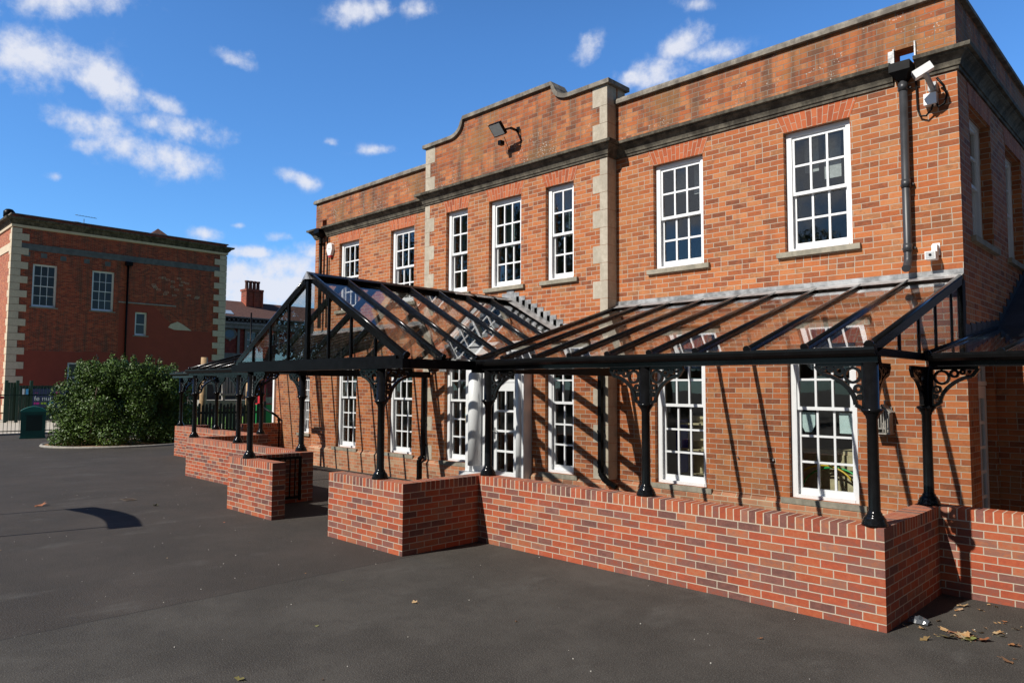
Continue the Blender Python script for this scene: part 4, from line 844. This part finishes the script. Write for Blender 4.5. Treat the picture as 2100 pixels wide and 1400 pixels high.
# arched sign on two poles standing out of shot; its shadow falls on the playground
def arched_sign():
    z0=2.30; Y0=-6.45-z0/.84; ox=-.203*(z0/.84)
    k=thing('arched_sign','curved dark sign panel held between two tall steel poles','sign',(-10.3+ox,Y0,0))
    for x in (-11.33,-9.28):
        mb=MB(); mb.tube([(x+ox,Y0,0),(x+ox,Y0,z0+.3)],.022,10); mb.build('pole',M_black,k)
    mb=MB(); n=16
    for i in range(n):
        def pt(u,top):
            x=-11.36+2.3*u+ox; z=z0+(.16*sin(pi*min(1,u*1.02))) + (.34 if top else 0.) ; return (x,Y0,z)
        a,b_=i/n,(i+1)/n; F=[pt(a,0),pt(b_,0),pt(b_,1),pt(a,1)]; K=[(p[0],p[1]+.03,p[2]) for p in F]; mb.poly(F); mb.poly(K[::-1]); mb.poly([F[3],F[2],K[2],K[3]]); mb.poly([K[0],K[1],F[1],F[0]])
    mb.build('panel',M_blu,k)
arched_sign()

# ================================================================ LEFT OF THE SCHOOL: bin, hedge, railings
k=thing('litter_bin','dark green litter bin with a domed lid by the railings','bin',(-30.15,-2.9,0))
vd=Vector((-30.15-2.13,-2.9+9.8,0)).normalized(); rt=Vector((vd.y,-vd.x,0))
def lb(mb,a0,a1,d0,d1,z0,z1,ins=0.):
    c=Vector((-30.15,-2.9,0)); P=lambda a,d,z:tuple(c+rt*a+vd*d+Vector((0,0,z)))
    A=[P(a0,d0,z0),P(a1,d0,z0),P(a1,d1,z0),P(a0,d1,z0)]; Bq=[P(a0+ins,d0+ins,z1),P(a1-ins,d0+ins,z1),P(a1-ins,d1-ins,z1),P(a0+ins,d1-ins,z1)]
    for i in range(4): j=(i+1)%4; mb.poly([A[i],A[j],Bq[j],Bq[i]])
    mb.poly(Bq); mb.poly(A[::-1])
mb=MB(); lb(mb,-.41,.41,-.3,.3,.0,.06); lb(mb,-.39,.39,-.28,.28,.06,1.0,-.01); o=mb.build('body',M_green,k); bev(o,.05)
mb=MB(); 
c=Vector((-30.15,-2.9,0)); n=10
for i in range(n):
    a0,a1=-.42+.84*i/n,-.42+.84*(i+1)/n; z=lambda a:1.04+.16*(1-(a/.42)**2)
    q=[c+rt*a0-vd*.31+Vector((0,0,z(a0))),c+rt*a1-vd*.31+Vector((0,0,z(a1))),c+rt*a1+vd*.31+Vector((0,0,z(a1))),c+rt*a0+vd*.31+Vector((0,0,z(a0)))]; mb.poly(q)
    f=[c+rt*a0-vd*.31+Vector((0,0,1.0)),c+rt*a1-vd*.31+Vector((0,0,1.0)),q[1],q[0]]; mb.poly(f)
mb.build('lid',M_greenl,k)
mb=MB(); lb(mb,-.22,.28,-.305,-.27,.30,.84); lb(mb,-.26,.30,-.31,-.28,.86,.88); o=mb.build('door_panel',M_greend,k)
def blob(mb,c,r,nl,size,sq=(1,1,1),zmin=.02):
    for i in range(nl):
        u=rng.normal(size=3); u/=np.linalg.norm(u); q=np.array(c)+u*np.array(r)*(1-.35*rng.random()**2)*np.array(sq)
        if q[2]<zmin: continue
        d=rng.normal(size=3)*.8+u; d/=np.linalg.norm(d); e=np.cross(d,rng.normal(size=3)); e/=np.linalg.norm(e); f=np.cross(d,e); s_=size*(.7+.6*rng.random())
        a=q-e*s_; b_=q+e*s_; m1=q+f*s_*.45+d*s_*.15; m2=q-f*s_*.45+d*s_*.15
        mb.poly([a,m2,b_]); mb.poly([a,b_,m1])
def fastfoliage(name,clumps,mat,parent,size,seed):
    r=np.random.default_rng(seed); V=[]
    for c,rad_,n in clumps:
        u=r.normal(size=(n,3)); u/=np.linalg.norm(u,axis=1)[:,None]; q=np.array(c)+u*np.array(rad_)*(1-.45*r.random((n,1))**1.6)
        keep=q[:,2]>.05; q=q[keep]; u=u[keep]; n=len(q)
        d=r.normal(size=(n,3))*.65+u*.9+np.array([0,0,.25]); d/=np.linalg.norm(d,axis=1)[:,None]; e=np.cross(d,r.normal(size=(n,3))); e/=np.linalg.norm(e,axis=1)[:,None]; f=np.cross(d,e)
        s_=size*(.65+.7*r.random((n,1)))
        V.append(np.stack([q-e*s_,q-f*s_*.42+d*s_*.12,q+e*s_,q+f*s_*.42+d*s_*.12],1))
    V=np.concatenate(V); n=len(V); me=bpy.data.meshes.new(name)
    me.vertices.add(n*4); me.vertices.foreach_set('co',(V.reshape(-1,3)-np.array(parent.location if parent else (0,0,0))).ravel())
    me.loops.add(n*4); me.loops.foreach_set('vertex_index',np.arange(n*4)); me.polygons.add(n); me.polygons.foreach_set('loop_start',np.arange(0,n*4,4)); 
    me.update(); me.validate(); me.materials.append(mat); o=bpy.data.objects.new(name,me); C.objects.link(o); o.parent=parent; return o
HC=Vector((-24.9,-.3,0))-rt*.95; ha=Vector((rt.x,rt.y,0)); 
k=thing('laurel_bush','large glossy green bush with uneven top beside the bin','bush',tuple(HC)); cl=[]
r=np.random.default_rng(5)
for i in range(120):
    a=r.uniform(-1,1); b_=r.uniform(-1,1); 
    if a*a+b_*b_>1.05: continue
    hh=(2.55+.35*r.random())*(1-.22*max(0,abs(a)-.45)*1.4)*(1-.08*b_*b_)
    z=r.uniform(.12,1)*hh if (a*a+b_*b_)>.45 else r.uniform(.8,1)*hh
    c=HC+rt*(a*1.95)+vd*(b_*1.35); cl.append(((c.x,c.y,z-.25),(.50,.50,.46),950))
for i in range(46):
    a=r.uniform(-.95,.9); b_=r.uniform(-.9,.9); c=HC+rt*(a*1.9)+vd*(b_*1.2); cl.append(((c.x,c.y,2.35+.55*r.random()-.35*abs(a)),(.12,.12,.34),110))
for i in range(40):
    a=r.uniform(-1,1)*.7; b_=r.uniform(-1,1)*.7; c=HC+rt*(a*1.95)+vd*(b_*1.35); cl.append(((c.x,c.y,r.uniform(.3,1.9)),(.6,.6,.55),260))
fastfoliage('foliage',cl,M_leaf,k,.045,6)
mb=MB()
for i in range(9):
    a,b_=r.uniform(-.8,.8),r.uniform(-.8,.8); c=HC+rt*a*1.5+vd*b_; mb.tube([(c.x,c.y,0),(c.x+.1,c.y,.9),(c.x+r.uniform(-.3,.3),c.y+.1,2.)],[.05,.035,.015],6)
mb.build('stem',plain('bush_bark',(.09,.06,.04),.9),k)
mb=MB(); n=40; ring=[HC+rt*(2.35*cos(2*pi*i/n)-.10)+vd*(1.95*sin(2*pi*i/n)) for i in range(n)]
mb.tube([(p.x,p.y,.02) for p in ring]+[(ring[0].x,ring[0].y,.02)],.05,6,cap=False); tag(mb.build('bed_kerb',M_kerb),kind='structure')
mb=MB(); mb.poly([(p.x,p.y,.035) for p in ring]); tag(mb.build('planting_bed',M_mulch),kind='structure')
for (ya,yb,xa,lab) in ((-14,8.,-32.9,'dark green hooped railings running behind the bin and the bush'),):
    k=thing('metal_railing',lab,'railing',(xa,-3,0)); mb=MB(); y=ya
    while y<yb: mb.box(xa-.008,xa+.008,y-.008,y+.008,.05,1.85); mb.box(xa-.012,xa+.012,y-.012,y+.012,1.85,1.90); y+=.135
    mb.build('bars',M_greenm,k); mb=MB()
    for z in (.14,1.60): mb.box(xa-.008,xa+.008,ya,yb,z-.02,z+.02)
    mb.build('rail',M_greenm,k); mb=MB(); mb.box(xa-.06,xa+.06,ya,yb,0,.05); mb.build('kerb_edge',M_kerb,k)
k=thing('boarded_fence','tall dark green boarded fence and gate in front of the far building','fence',(-44,3,0))
mb=MB(); y=-1.2
while y<5.4: mb.box(-44.03,-44,y,y+.13,.1,2.14 if y<-.75 else 1.98); y+=.14
mb.build('boards',M_greenm,k); mb=MB()
for y in (-1.25,-.75,-.12,2.2,5.4): mb.box(-43.99,-43.87,y-.07,y+.07,0,2.25)
mb.build('post',M_greenm,k)
# banner and notices on the green fence
k=thing('banner','navy banner with white lettering and coloured blocks on the green fence','banner',(-43.8,3.3,1.2))
M_navy=plain('navy_vinyl',(.03,.035,.11),.5,var=.05); M_wt=plain('white_vinyl',(.75,.75,.8),.5,var=.03); M_pk=plain('pink_vinyl',(.6,.02,.28),.5); M_lm=plain('lime_vinyl',(.35,.5,.03),.5); M_sk=plain('sky_blue_vinyl',(.06,.35,.7),.5)
mb=MB(); mb.box(-43.82,-43.80,-.06,1.9,.78,1.80); mb.build('sheet',M_navy,k)
def text(body,size,loc,mat,parent,rot=(pi/2,0,pi/2),name='lettering',ext=.002):
    cu=bpy.data.curves.new(name,'FONT'); cu.body=body; cu.size=size; cu.extrude=ext; o=bpy.data.objects.new(name,cu); C.objects.link(o)
    dg=bpy.context.evaluated_depsgraph_get(); me=bpy.data.meshes.new_from_object(o.evaluated_get(dg)); bpy.data.objects.remove(o)
    o=bpy.data.objects.new(name,me); me.materials.append(mat); C.objects.link(o); o.rotation_euler=rot
    off=Vector(parent.location) if parent else Vector((0,0,0)); o.location=Vector(loc)-off; o.parent=parent; return o
text('fe nurz',.36,(-43.795,.0,1.17),M_wt,k); text('ery',.10,(-43.795,.03,1.56),M_pk,k); 
for y,m_ in ((0.0,M_pk),(.33,M_lm),(.66,M_sk)): mb=MB(); mb.box(-43.798,-43.79,y,y+.25,.97,1.07); mb.build('colour_block',m_,k)
mb=MB(); mb.box(-43.798,-43.79,.98,1.2,1.42,1.66); mb.build('colour_block',M_pk,k)
for y,m_,l in ((-.54,M_wt,'white notice on the green fence beside a blue one'),(-.38,M_sk,'bright blue notice on the green fence beside a white one')):
    mb=MB(); mb.box(-43.86,-43.85,y,y+.13,1.50,1.80); tag(mb.build('notice',m_),l,'notice')
k=thing('bench','low wooden bench with a dark red top rail by the pale paving','bench',(-46,-1.5,0)); mb=MB(); mb.box(-45.6,-45.2,-3,-.7,.44,.5); mb.build('seat',M_log,k); mb=MB(); mb.box(-45.7,-45.62,-3,-.7,1.25,1.38); mb.build('backrest',M_red,k)
for y in (-2.8,-.9): mb=MB(); mb.box(-45.65,-45.25,y-.04,y+.04,0,.44); mb.build('leg',M_log,k)

# ================================================================ FAR LEFT BUILDING (gable face in shade)
L=thing('brick_annexe','tall red brick building with cream quoins and red painted lower wall','building',(-48,6,0)); X0=-48
ya,yb=-.55,12.15; w1=(.53,1.80,6.66,9.22); w2=(3.70,4.98,6.68,9.2); w3=(6.28,7.02,5.26,6.78); w4=(2.55,3.35,1.6,3.4)
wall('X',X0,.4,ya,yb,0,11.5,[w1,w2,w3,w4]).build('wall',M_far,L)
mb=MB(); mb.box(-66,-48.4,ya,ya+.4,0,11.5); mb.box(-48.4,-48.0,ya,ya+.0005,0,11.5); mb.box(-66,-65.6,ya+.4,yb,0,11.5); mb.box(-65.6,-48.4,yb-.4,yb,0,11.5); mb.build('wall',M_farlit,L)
mb=MB(); mb.box(-65.6,-48.4,ya+.4,yb-.4,5.2,5.4); mb.box(-65.6,-48.4,ya+.4,yb-.4,11.2,11.4); mb.box(-52,-51.9,ya+.4,yb-.4,0,11.2); mb.build('inner_floor',M_dim,L)
for w_ in (w1,w2): 
    W=sash_window(L,'X',X0,w_[0],w_[1],w_[2],w_[3],3,2,2,rec=.12)
W=sash_window(L,'X',X0,w3[0],w3[1],w3[2],w3[3],1,1,1,rec=.12); W=sash_window(L,'X',X0,w4[0],w4[1],w4[2],w4[3],1,1,1,rec=.1)
pf=[(0,11.42),(.12,11.45),(.16,11.52),(.2,11.54),(.24,11.62),(.4,11.70),(.44,11.80),(0,11.84)]
mb=MB(); mb.sweep([(-66,ya),(-48,ya),(-48,yb),(-52,yb)],pf); mb.build('cornice',M_corn,L)
mb=MB(); mb.sweep([(-66,ya),(-48,ya),(-48,yb),(-52,yb)],[(0,11.26),(.08,11.28),(.1,11.415),(0,11.42)]); mb.build('frieze',M_cream,L)
mb=MB(); mb.sweep([(-66,ya-.02),(-48,ya-.02),(-48,yb),(-52,yb)],[(-.35,11.84),(.02,11.84),(.02,11.99),(-.35,11.99)]); mb.build('parapet',M_far,L)
mb=MB(); mb.sweep([(-66,ya-.05),(-48,ya-.05),(-48,yb),(-52,yb)],[(-.4,11.99),(.1,11.99),(.1,12.06),(-.4,12.08)]); mb.build('coping',M_cope,L)
mb=MB(); mb.box(-48,-47.96,ya+.3,yb-.3,9.98,10.36); mb.build('band',M_concrete,L); mb=MB(); mb.box(-66,-48.2,ya-.04,ya,9.9,10.36); mb.build('band',M_cream,L)
mb=MB(); mq=MB(); Z=.0; i=0
while Z<11.2:
    z2=min(Z+.42,11.22); a=.82 if i%2 else .45; c=.05
    mb.box(-48-a*.7,-48+c,ya-c,ya-.001,Z+.01,z2-.01); mb.box(-47.999,-48+c,ya,ya+a,Z+.01,z2-.01); mq.box(-47.999,-48+c,yb-a,yb+c,Z+.01,z2-.01); Z=z2; i+=1
mb.build('quoin_stones',M_cream,L); mq.build('quoin_stones',M_cream,L)
mb=MB(); x=-47.99
def pp(pts,x=x): mb.poly([(x,y,z) for y,z in pts])
pp([(ya+.45,0),(2.55,0),(2.55,4.05),(ya+.45,4.05)]); pp([(2.55,3.4),(3.35,3.4),(3.35,4.05),(2.55,4.05)]); pp([(2.55,0),(3.35,0),(3.35,1.6),(2.55,1.6)]); pp([(3.35,0),(5.3,0),(5.3,4.1),(3.35,4.1)])
pp([(5.3,0),(6.28,0),(6.28,7.24),(5.3,7.24)]); pp([(6.28,0),(7.02,0),(7.02,5.26),(6.28,5.26)]); pp([(6.28,6.78),(7.02,6.78),(7.02,7.24),(6.28,7.24)]); pp([(7.02,0),(11.4,0),(11.4,5.75),(8.9,5.74),(7.4,7.24),(7.02,7.24)])
mb.build('painted_render',M_render,L)
mb=MB(); mb.poly([(-47.985,y,z) for y,z in ((8.35,5.9),(8.5,6.12),(8.95,6.32),(9.3,6.15),(9.9,5.76),(8.75,5.76))]); mb.build('bare_patch',M_cream,L)
mb=MB(); mb.box(-47.99,-47.93,5.25,8.8,7.30,7.38); mb.build('string_course',M_kerb,L)
mb=MB()
for y,z in ((1.06,9.76),(2.08,9.72),(3.36,9.73),(4.54,9.7),(.2,9.76)): mb=MB(); mb.box(-47.997,-47.985,y-.16,y+.16,z-.16,z+.12); mb.build('vent',M_concrete,L)
mb=MB(); rr=random.Random(9)
for i in range(22):
    y,z=7.2+rr.random()*3.2,7.9+rr.random()*1.4-(.0); mb=MB()
    for a,b_,c_,d_ in ((0,.26,0,.015),(0,.26,.085,.1),(0,.015,0,.1),(.245,.26,0,.1)): mb.box(-47.997,-47.99,y+a,y+b_,z+c_,z+d_)
    mb.build('pale_pointing',M_cream,L)
k=pipe('black downpipe with hopper on the shaded face of the far brick building',[(-47.9,5.72,9.9),(-47.9,5.72,1.5)],.06,M_black)
mb=MB(); mb.box(-48,-47.7,5.55,5.95,9.7,9.95); mb.build('rainwater_hopper',M_black,k)
k=thing('tv_aerial','thin television aerial standing on the far building roof','aerial',(-50,3.5,12)); mb=MB(); mb.tube([(-50,3.62,12.0),(-50,3.62,12.75)],.02,6); mb.tube([(-50,3.1,12.93),(-50,4.35,12.9)],.015,6)
for i in range(7): y=3.2+i*.17; mb.tube([(-50.12,y,12.93),(-49.88,y,12.93)],.01,5)
mb.build('antenna',M_grey,k)
k=thing('chimney_pot','squat dark red chimney pot above the far building coping','chimney',(-52,3.7,12)); mb=MB(); mb.lathe(-52,3.7,[(.25,12),(.25,12.7),(.3,12.72),(.3,12.85),(0,12.86)],12); mb.build('pot',M_tile,k)
k=thing('chimney_pot','dark rounded chimney pot above the far left roof edge','chimney',(-54,-.6,12)); mb=MB(); mb.lathe(-54,.3,[(.25,12),(.25,12.9),(.33,12.95),(.33,13.3),(.2,13.45),(0,13.5)],12); mb.build('pot',M_black,k)
k=thing('tiled_roof','pyramidal brown tiled roof tip behind the far building parapet','roof',(-55,9.4,11.9)); mb=MB(); ap=(-55,9.9,13.9)
q=[(-53.2,8.0,12.2),(-53.2,11.6,12.2),(-57,11.6,12.2),(-57,8.,12.2)]
for i in range(4): mb.poly([q[i],q[(i+1)%4],ap])
mb.build('roof_slope',M_tile,k)

# ================================================================ ORNATE BUILDING BEHIND
H=thing('ornate_building','ornate red brick and stone building with brown tiled roof behind the canopy','building',(-62,22,0)); v=-62
ov=18.81
wall('X',v,.5,12.6,40,0,7.4,[(20.42,21.56,5.62,7.05),(22.3,23.4,5.62,7.05),(25,26.2,5.62,7.05)]).build('wall',brick_mat('ornate_brick',.225,.078,[(0,(.20,.03,.02)),(.5,(.32,.045,.03)),(1,(.36,.07,.04))],(.2,.12,.09)),H)
mb=MB(); mb.box(v,v+.35,12.6,40,7.25,7.78); mb.box(v,v+.45,12.6,40,7.6,7.72); mb.box(v,v+.12,12.6,40,4.2,5.0); mb.box(v,v+.1,20.2,21.8,7.05,7.25)
for y in (20.3,21.6,22.2,23.45,19.6): mb.box(v,v+.12,y-.10,y+.12,5.0,7.25)
mb.build('stone_band',M_sill,H)
mb=MB(); mb.box(v+.1,v+.25,12.6,40,8.26,8.36); mb.box(v+.1,v+.25,12.6,40,7.78,7.84); y=13.
while y<30:
    for k_ in range(2):
        n=8; cy,cz,r_=y+.2+.0,8.05,.17
        for i in range(n): a,b_=2*pi*i/n,2*pi*(i+1)/n; mb.bar((v+.17,cy+r_*cos(a),cz+r_*sin(a)),(v+.17,cy+r_*cos(b_),cz+r_*sin(b_)),.05,.05)
    mb.bar((v+.17,y+.03,7.85),(v+.17,y+.37,8.25),.04,.04); mb.bar((v+.17,y+.37,7.85),(v+.17,y+.03,8.25),.04,.04); y+=.42
mb.build('balustrade',M_kerb,H)
mb=MB(); n=24
for i in range(n):
    a,b_=2*pi*i/n,2*pi*(i+1)/n; P=lambda r,a,x:(x,ov+r*cos(a)*1.05,6.75+r*sin(a)*.9)
    mb.poly([P(.42,a,v+.05),P(.62,a,v+.05),P(.62,b_,v+.05),P(.42,b_,v+.05)][::-1])
for a in (0,90,180,270): mb.box(v,v+.09,ov+.6*cos(rad(a))-.1,ov+.6*cos(rad(a))+.1,6.75+.55*sin(rad(a))-.1,6.75+.55*sin(rad(a))+.1)
W=mb.build('oval_window',M_sill,H); mb=MB(); mb.poly([(v+.04,ov+.42*1.05*cos(2*pi*i/n),6.75+.42*.9*sin(2*pi*i/n)) for i in range(n)]); mb.build('pane',plain('oval_pane',(.10,.15,.2),.15),W)
for y0 in (20.42,22.3,25): sash_window(H,'X',v,y0,y0+1.14,5.62,7.05,2,1,1,rec=.15,sill=False)
mb=MB(); mb.box(v-3,v-2.9,12.6,40,0,7.3); mb.build('inner_wall',M_dim,H)
mb=MB(); mb.poly([(v+.1,12.6,8.32),(v+.1,40,8.32),(v-3.2,40,10.15),(v-3.2,12.6,10.15)]); mb.poly([(v-3.2,12.6,10.15),(v-3.2,40,10.15),(v-7,40,8.3),(v-7,12.6,8.3)]); mb.box(v-.5,v+.1,12.6,40,7.78,8.3); mb.build('roof',M_tile,H)
mb=MB(); mb.poly([(v-.3,18.2,8.60),(v-.3,19.3,8.60),(v-1.0,19.3,8.99),(v-1.,18.2,8.99)]); mb.build('skylight',plain('skylight_glass',(.3,.38,.5),.15),H)
ch=MB(); xk=-64.8; ch.box(xk-.6,xk+.5,21.35,23.0,9.3,11.15); ch.box(xk-.7,xk+.6,21.28,23.07,11.15,11.35)
for y in (21.37,22.15,22.92): ch.box(xk+.5,xk+.58,y-.05,y+.12,9.3,11.15)
CH=ch.build('chimney',M_far,H); mb=MB()
for i in range(4): mb.lathe(xk,21.6+i*.38,[(.17,11.35),(.15,12.0),(.2,12.05),(.2,12.2),(0,12.22)],10)
mb.build('chimney_pot',M_tile,CH)
mb=MB(); mb.tube([(v+4,18.9,0),(v+4,18.9,8.4)],.07,8); tag(mb.build('flag_pole',M_black),'slim black pole standing before the ornate building','pole')

# ================================================================ PLAY AREA seen between the columns
k=thing('picket_fence','dark stained wooden picket fence round the play area','fence',(-27,3,0)); mb=MB()
# fence line runs across the view behind the canopy columns
p0,p1=Vector((-25.3,.7,0)),Vector((-24.8,3.7,0)); nP=25
for i in range(nP):
    c=p0.lerp(p1,i/(nP-1)); h=1.27+.03*(i%3); mb.box(c.x-.012,c.x+.012,c.y-.046,c.y+.046,.05,h)
    mb.poly([(c.x+.012,c.y-.046,h),(c.x+.012,c.y+.046,h),(c.x+.012,c.y,h+.05)])
mb.build('pickets',M_woodd,k); mb=MB(); mb.bar(p0+Vector((-.03,0,.35)),p1+Vector((-.03,0,.35)),.04,.08); mb.bar(p0+Vector((-.03,0,1.0)),p1+Vector((-.03,0,1.0)),.04,.08); mb.build('rail',M_woodd,k)
mb=MB()
for x,y in ((-25.3,1.15),(-25.0,2.75),(-24.8,3.75)): mb.box(x-.16,x-.06,y-.05,y+.05,0,1.42)
mb.build('post',M_woodd,k)
for (x,y,h,r_,l) in ((-26.2,1.86,3.12,.135,'tall round timber post near the bush, left of the two logs'),(-26.,3.58,2.15,.095,'shorter round timber post behind the canopy columns')):
    mb=MB(); mb.tube([(x,y,0),(x,y,h*.5),(x+.02,y,h)],[r_,r_*.96,r_*.9],14); tag(mb.build('timber_post',M_log),l,'post')
k=thing('playhouse','weathered pale wooden playhouse on a platform behind the picket fence','playhouse',(-27.5,2.9,0)); mb=MB()
mb.box(-28.6,-27.0,2.2,4.2,1.15,1.43); mb.build('platform',M_woodg,k); mb=MB()
for y in (2.25,3.05,4.15): mb.box(-27.15,-27.03,y-.05,y+.05,0,2.6)
mb.build('post',M_woodg,k); mb=MB(); mb.box(-27.1,-27.0,2.1,3.0,2.08,2.18); mb.box(-27.08,-26.99,2.9,4.1,1.62,1.72); mb.box(-27.08,-26.99,2.9,4.1,2.42,2.52)
y=2.98
while y<4.1: mb.box(-27.07,-27.02,y,y+.08,1.62,2.5); y+=.14
mb.build('railing_boards',M_woodg,k)
mb=MB(); mb.box(-28.6,-28.5,2.2,4.2,1.43,2.5); mb.build('back_boards',M_woodd,k)
k=thing('play_cabinet','green and dark red playground cabinet with a grey shelf','cabinet',(-25.8,4.4,0)); mb=MB(); mb.box(-26.2,-25.8,4.0,4.8,0,1.26); mb.build('green_panel',plain('bright_green_paint',(.01,.22,.06),.5),k); mb=MB(); mb.box(-26.2,-25.78,4.0,4.8,1.26,1.31); mb.box(-26.2,-25.8,4.1,4.25,1.31,2.5); mb.build('red_trim',M_red,k); mb=MB(); mb.box(-26.2,-25.82,4.25,4.8,1.31,1.55); mb.build('shelf',M_kerb,k)
k=thing('planter_stacks','three narrow pale stone stacks beyond the picket fence','planter',(-28.6,6.2,0))
for q_ in range(3): mb=MB(); mb.box(-27.9,-27.6,3.2+q_*.33,3.38+q_*.33,.25,1.05); mb.build('stack',M_kerb,k)
mb=MB(); mb.box(-19.72,-19.62,1.42,1.52,.85,2.3); tag(mb.build('corner_post',M_white),'slim white post at the far end of the left extension','post')
def crown(me_src,name,cx,cy,h,w_,seed,lab,n=26,size=.22):
    k=thing(name,lab,'tree',(cx,cy,0),'trees standing round the playground'); q=np.random.default_rng(seed); cl=[]
    for i in range(n):
        a=q.uniform(0,2*pi); rr_=w_*math.sqrt(q.random())*.8; z=h*(.32+.62*q.random()); f=1-.55*abs(z/h-.5)
        cl.append(((cx+rr_*cos(a)*f,cy+rr_*sin(a)*f,z),(w_*.36,w_*.36,h*.10),420))
    fastfoliage('crown',cl,M_leaf,k,size,seed)
    mb=MB(); mb.tube([(cx,cy,0),(cx+.1,cy,h*.35),(cx-.1,cy+.1,h*.8)],[w_*.11,w_*.08,w_*.02],10); mb.build('trunk',M_trunk,k)
M_trunk=plain('tree_bark',(.10,.075,.055),.95,var=.3,scale=8,bump=.5)
for i,(x,y,h,w_) in enumerate(((13,-13,12,4.2),(15,-6,13,4.6),(14,1,12,4.4),(-6,-44,11,6),(-20,-40,13,6.5),(-34,-46,12,6),(8,-42,12,6),(-46,-30,12,5),(-33,-34,17,5.5),(-42,-34,19,6.5),(-51,-33,18,6),(-61,-31,20,7),(-78,-32,15,7),(-88,-20,16,7),(-74,-48,17,8),(-58,-20,13,6),(-69,-25,15,7))):  # unseen trees: eastern ones added to block sky fill, others for reflections
    crown(None,'unseen_tree',x,y,h,w_,40+i,'unseen broad dark green tree at the edge of the playground')

sc.cycles.max_bounces=10; sc.cycles.transparent_max_bounces=24; sc.cycles.glossy_bounces=5; sc.cycles.diffuse_bounces=3
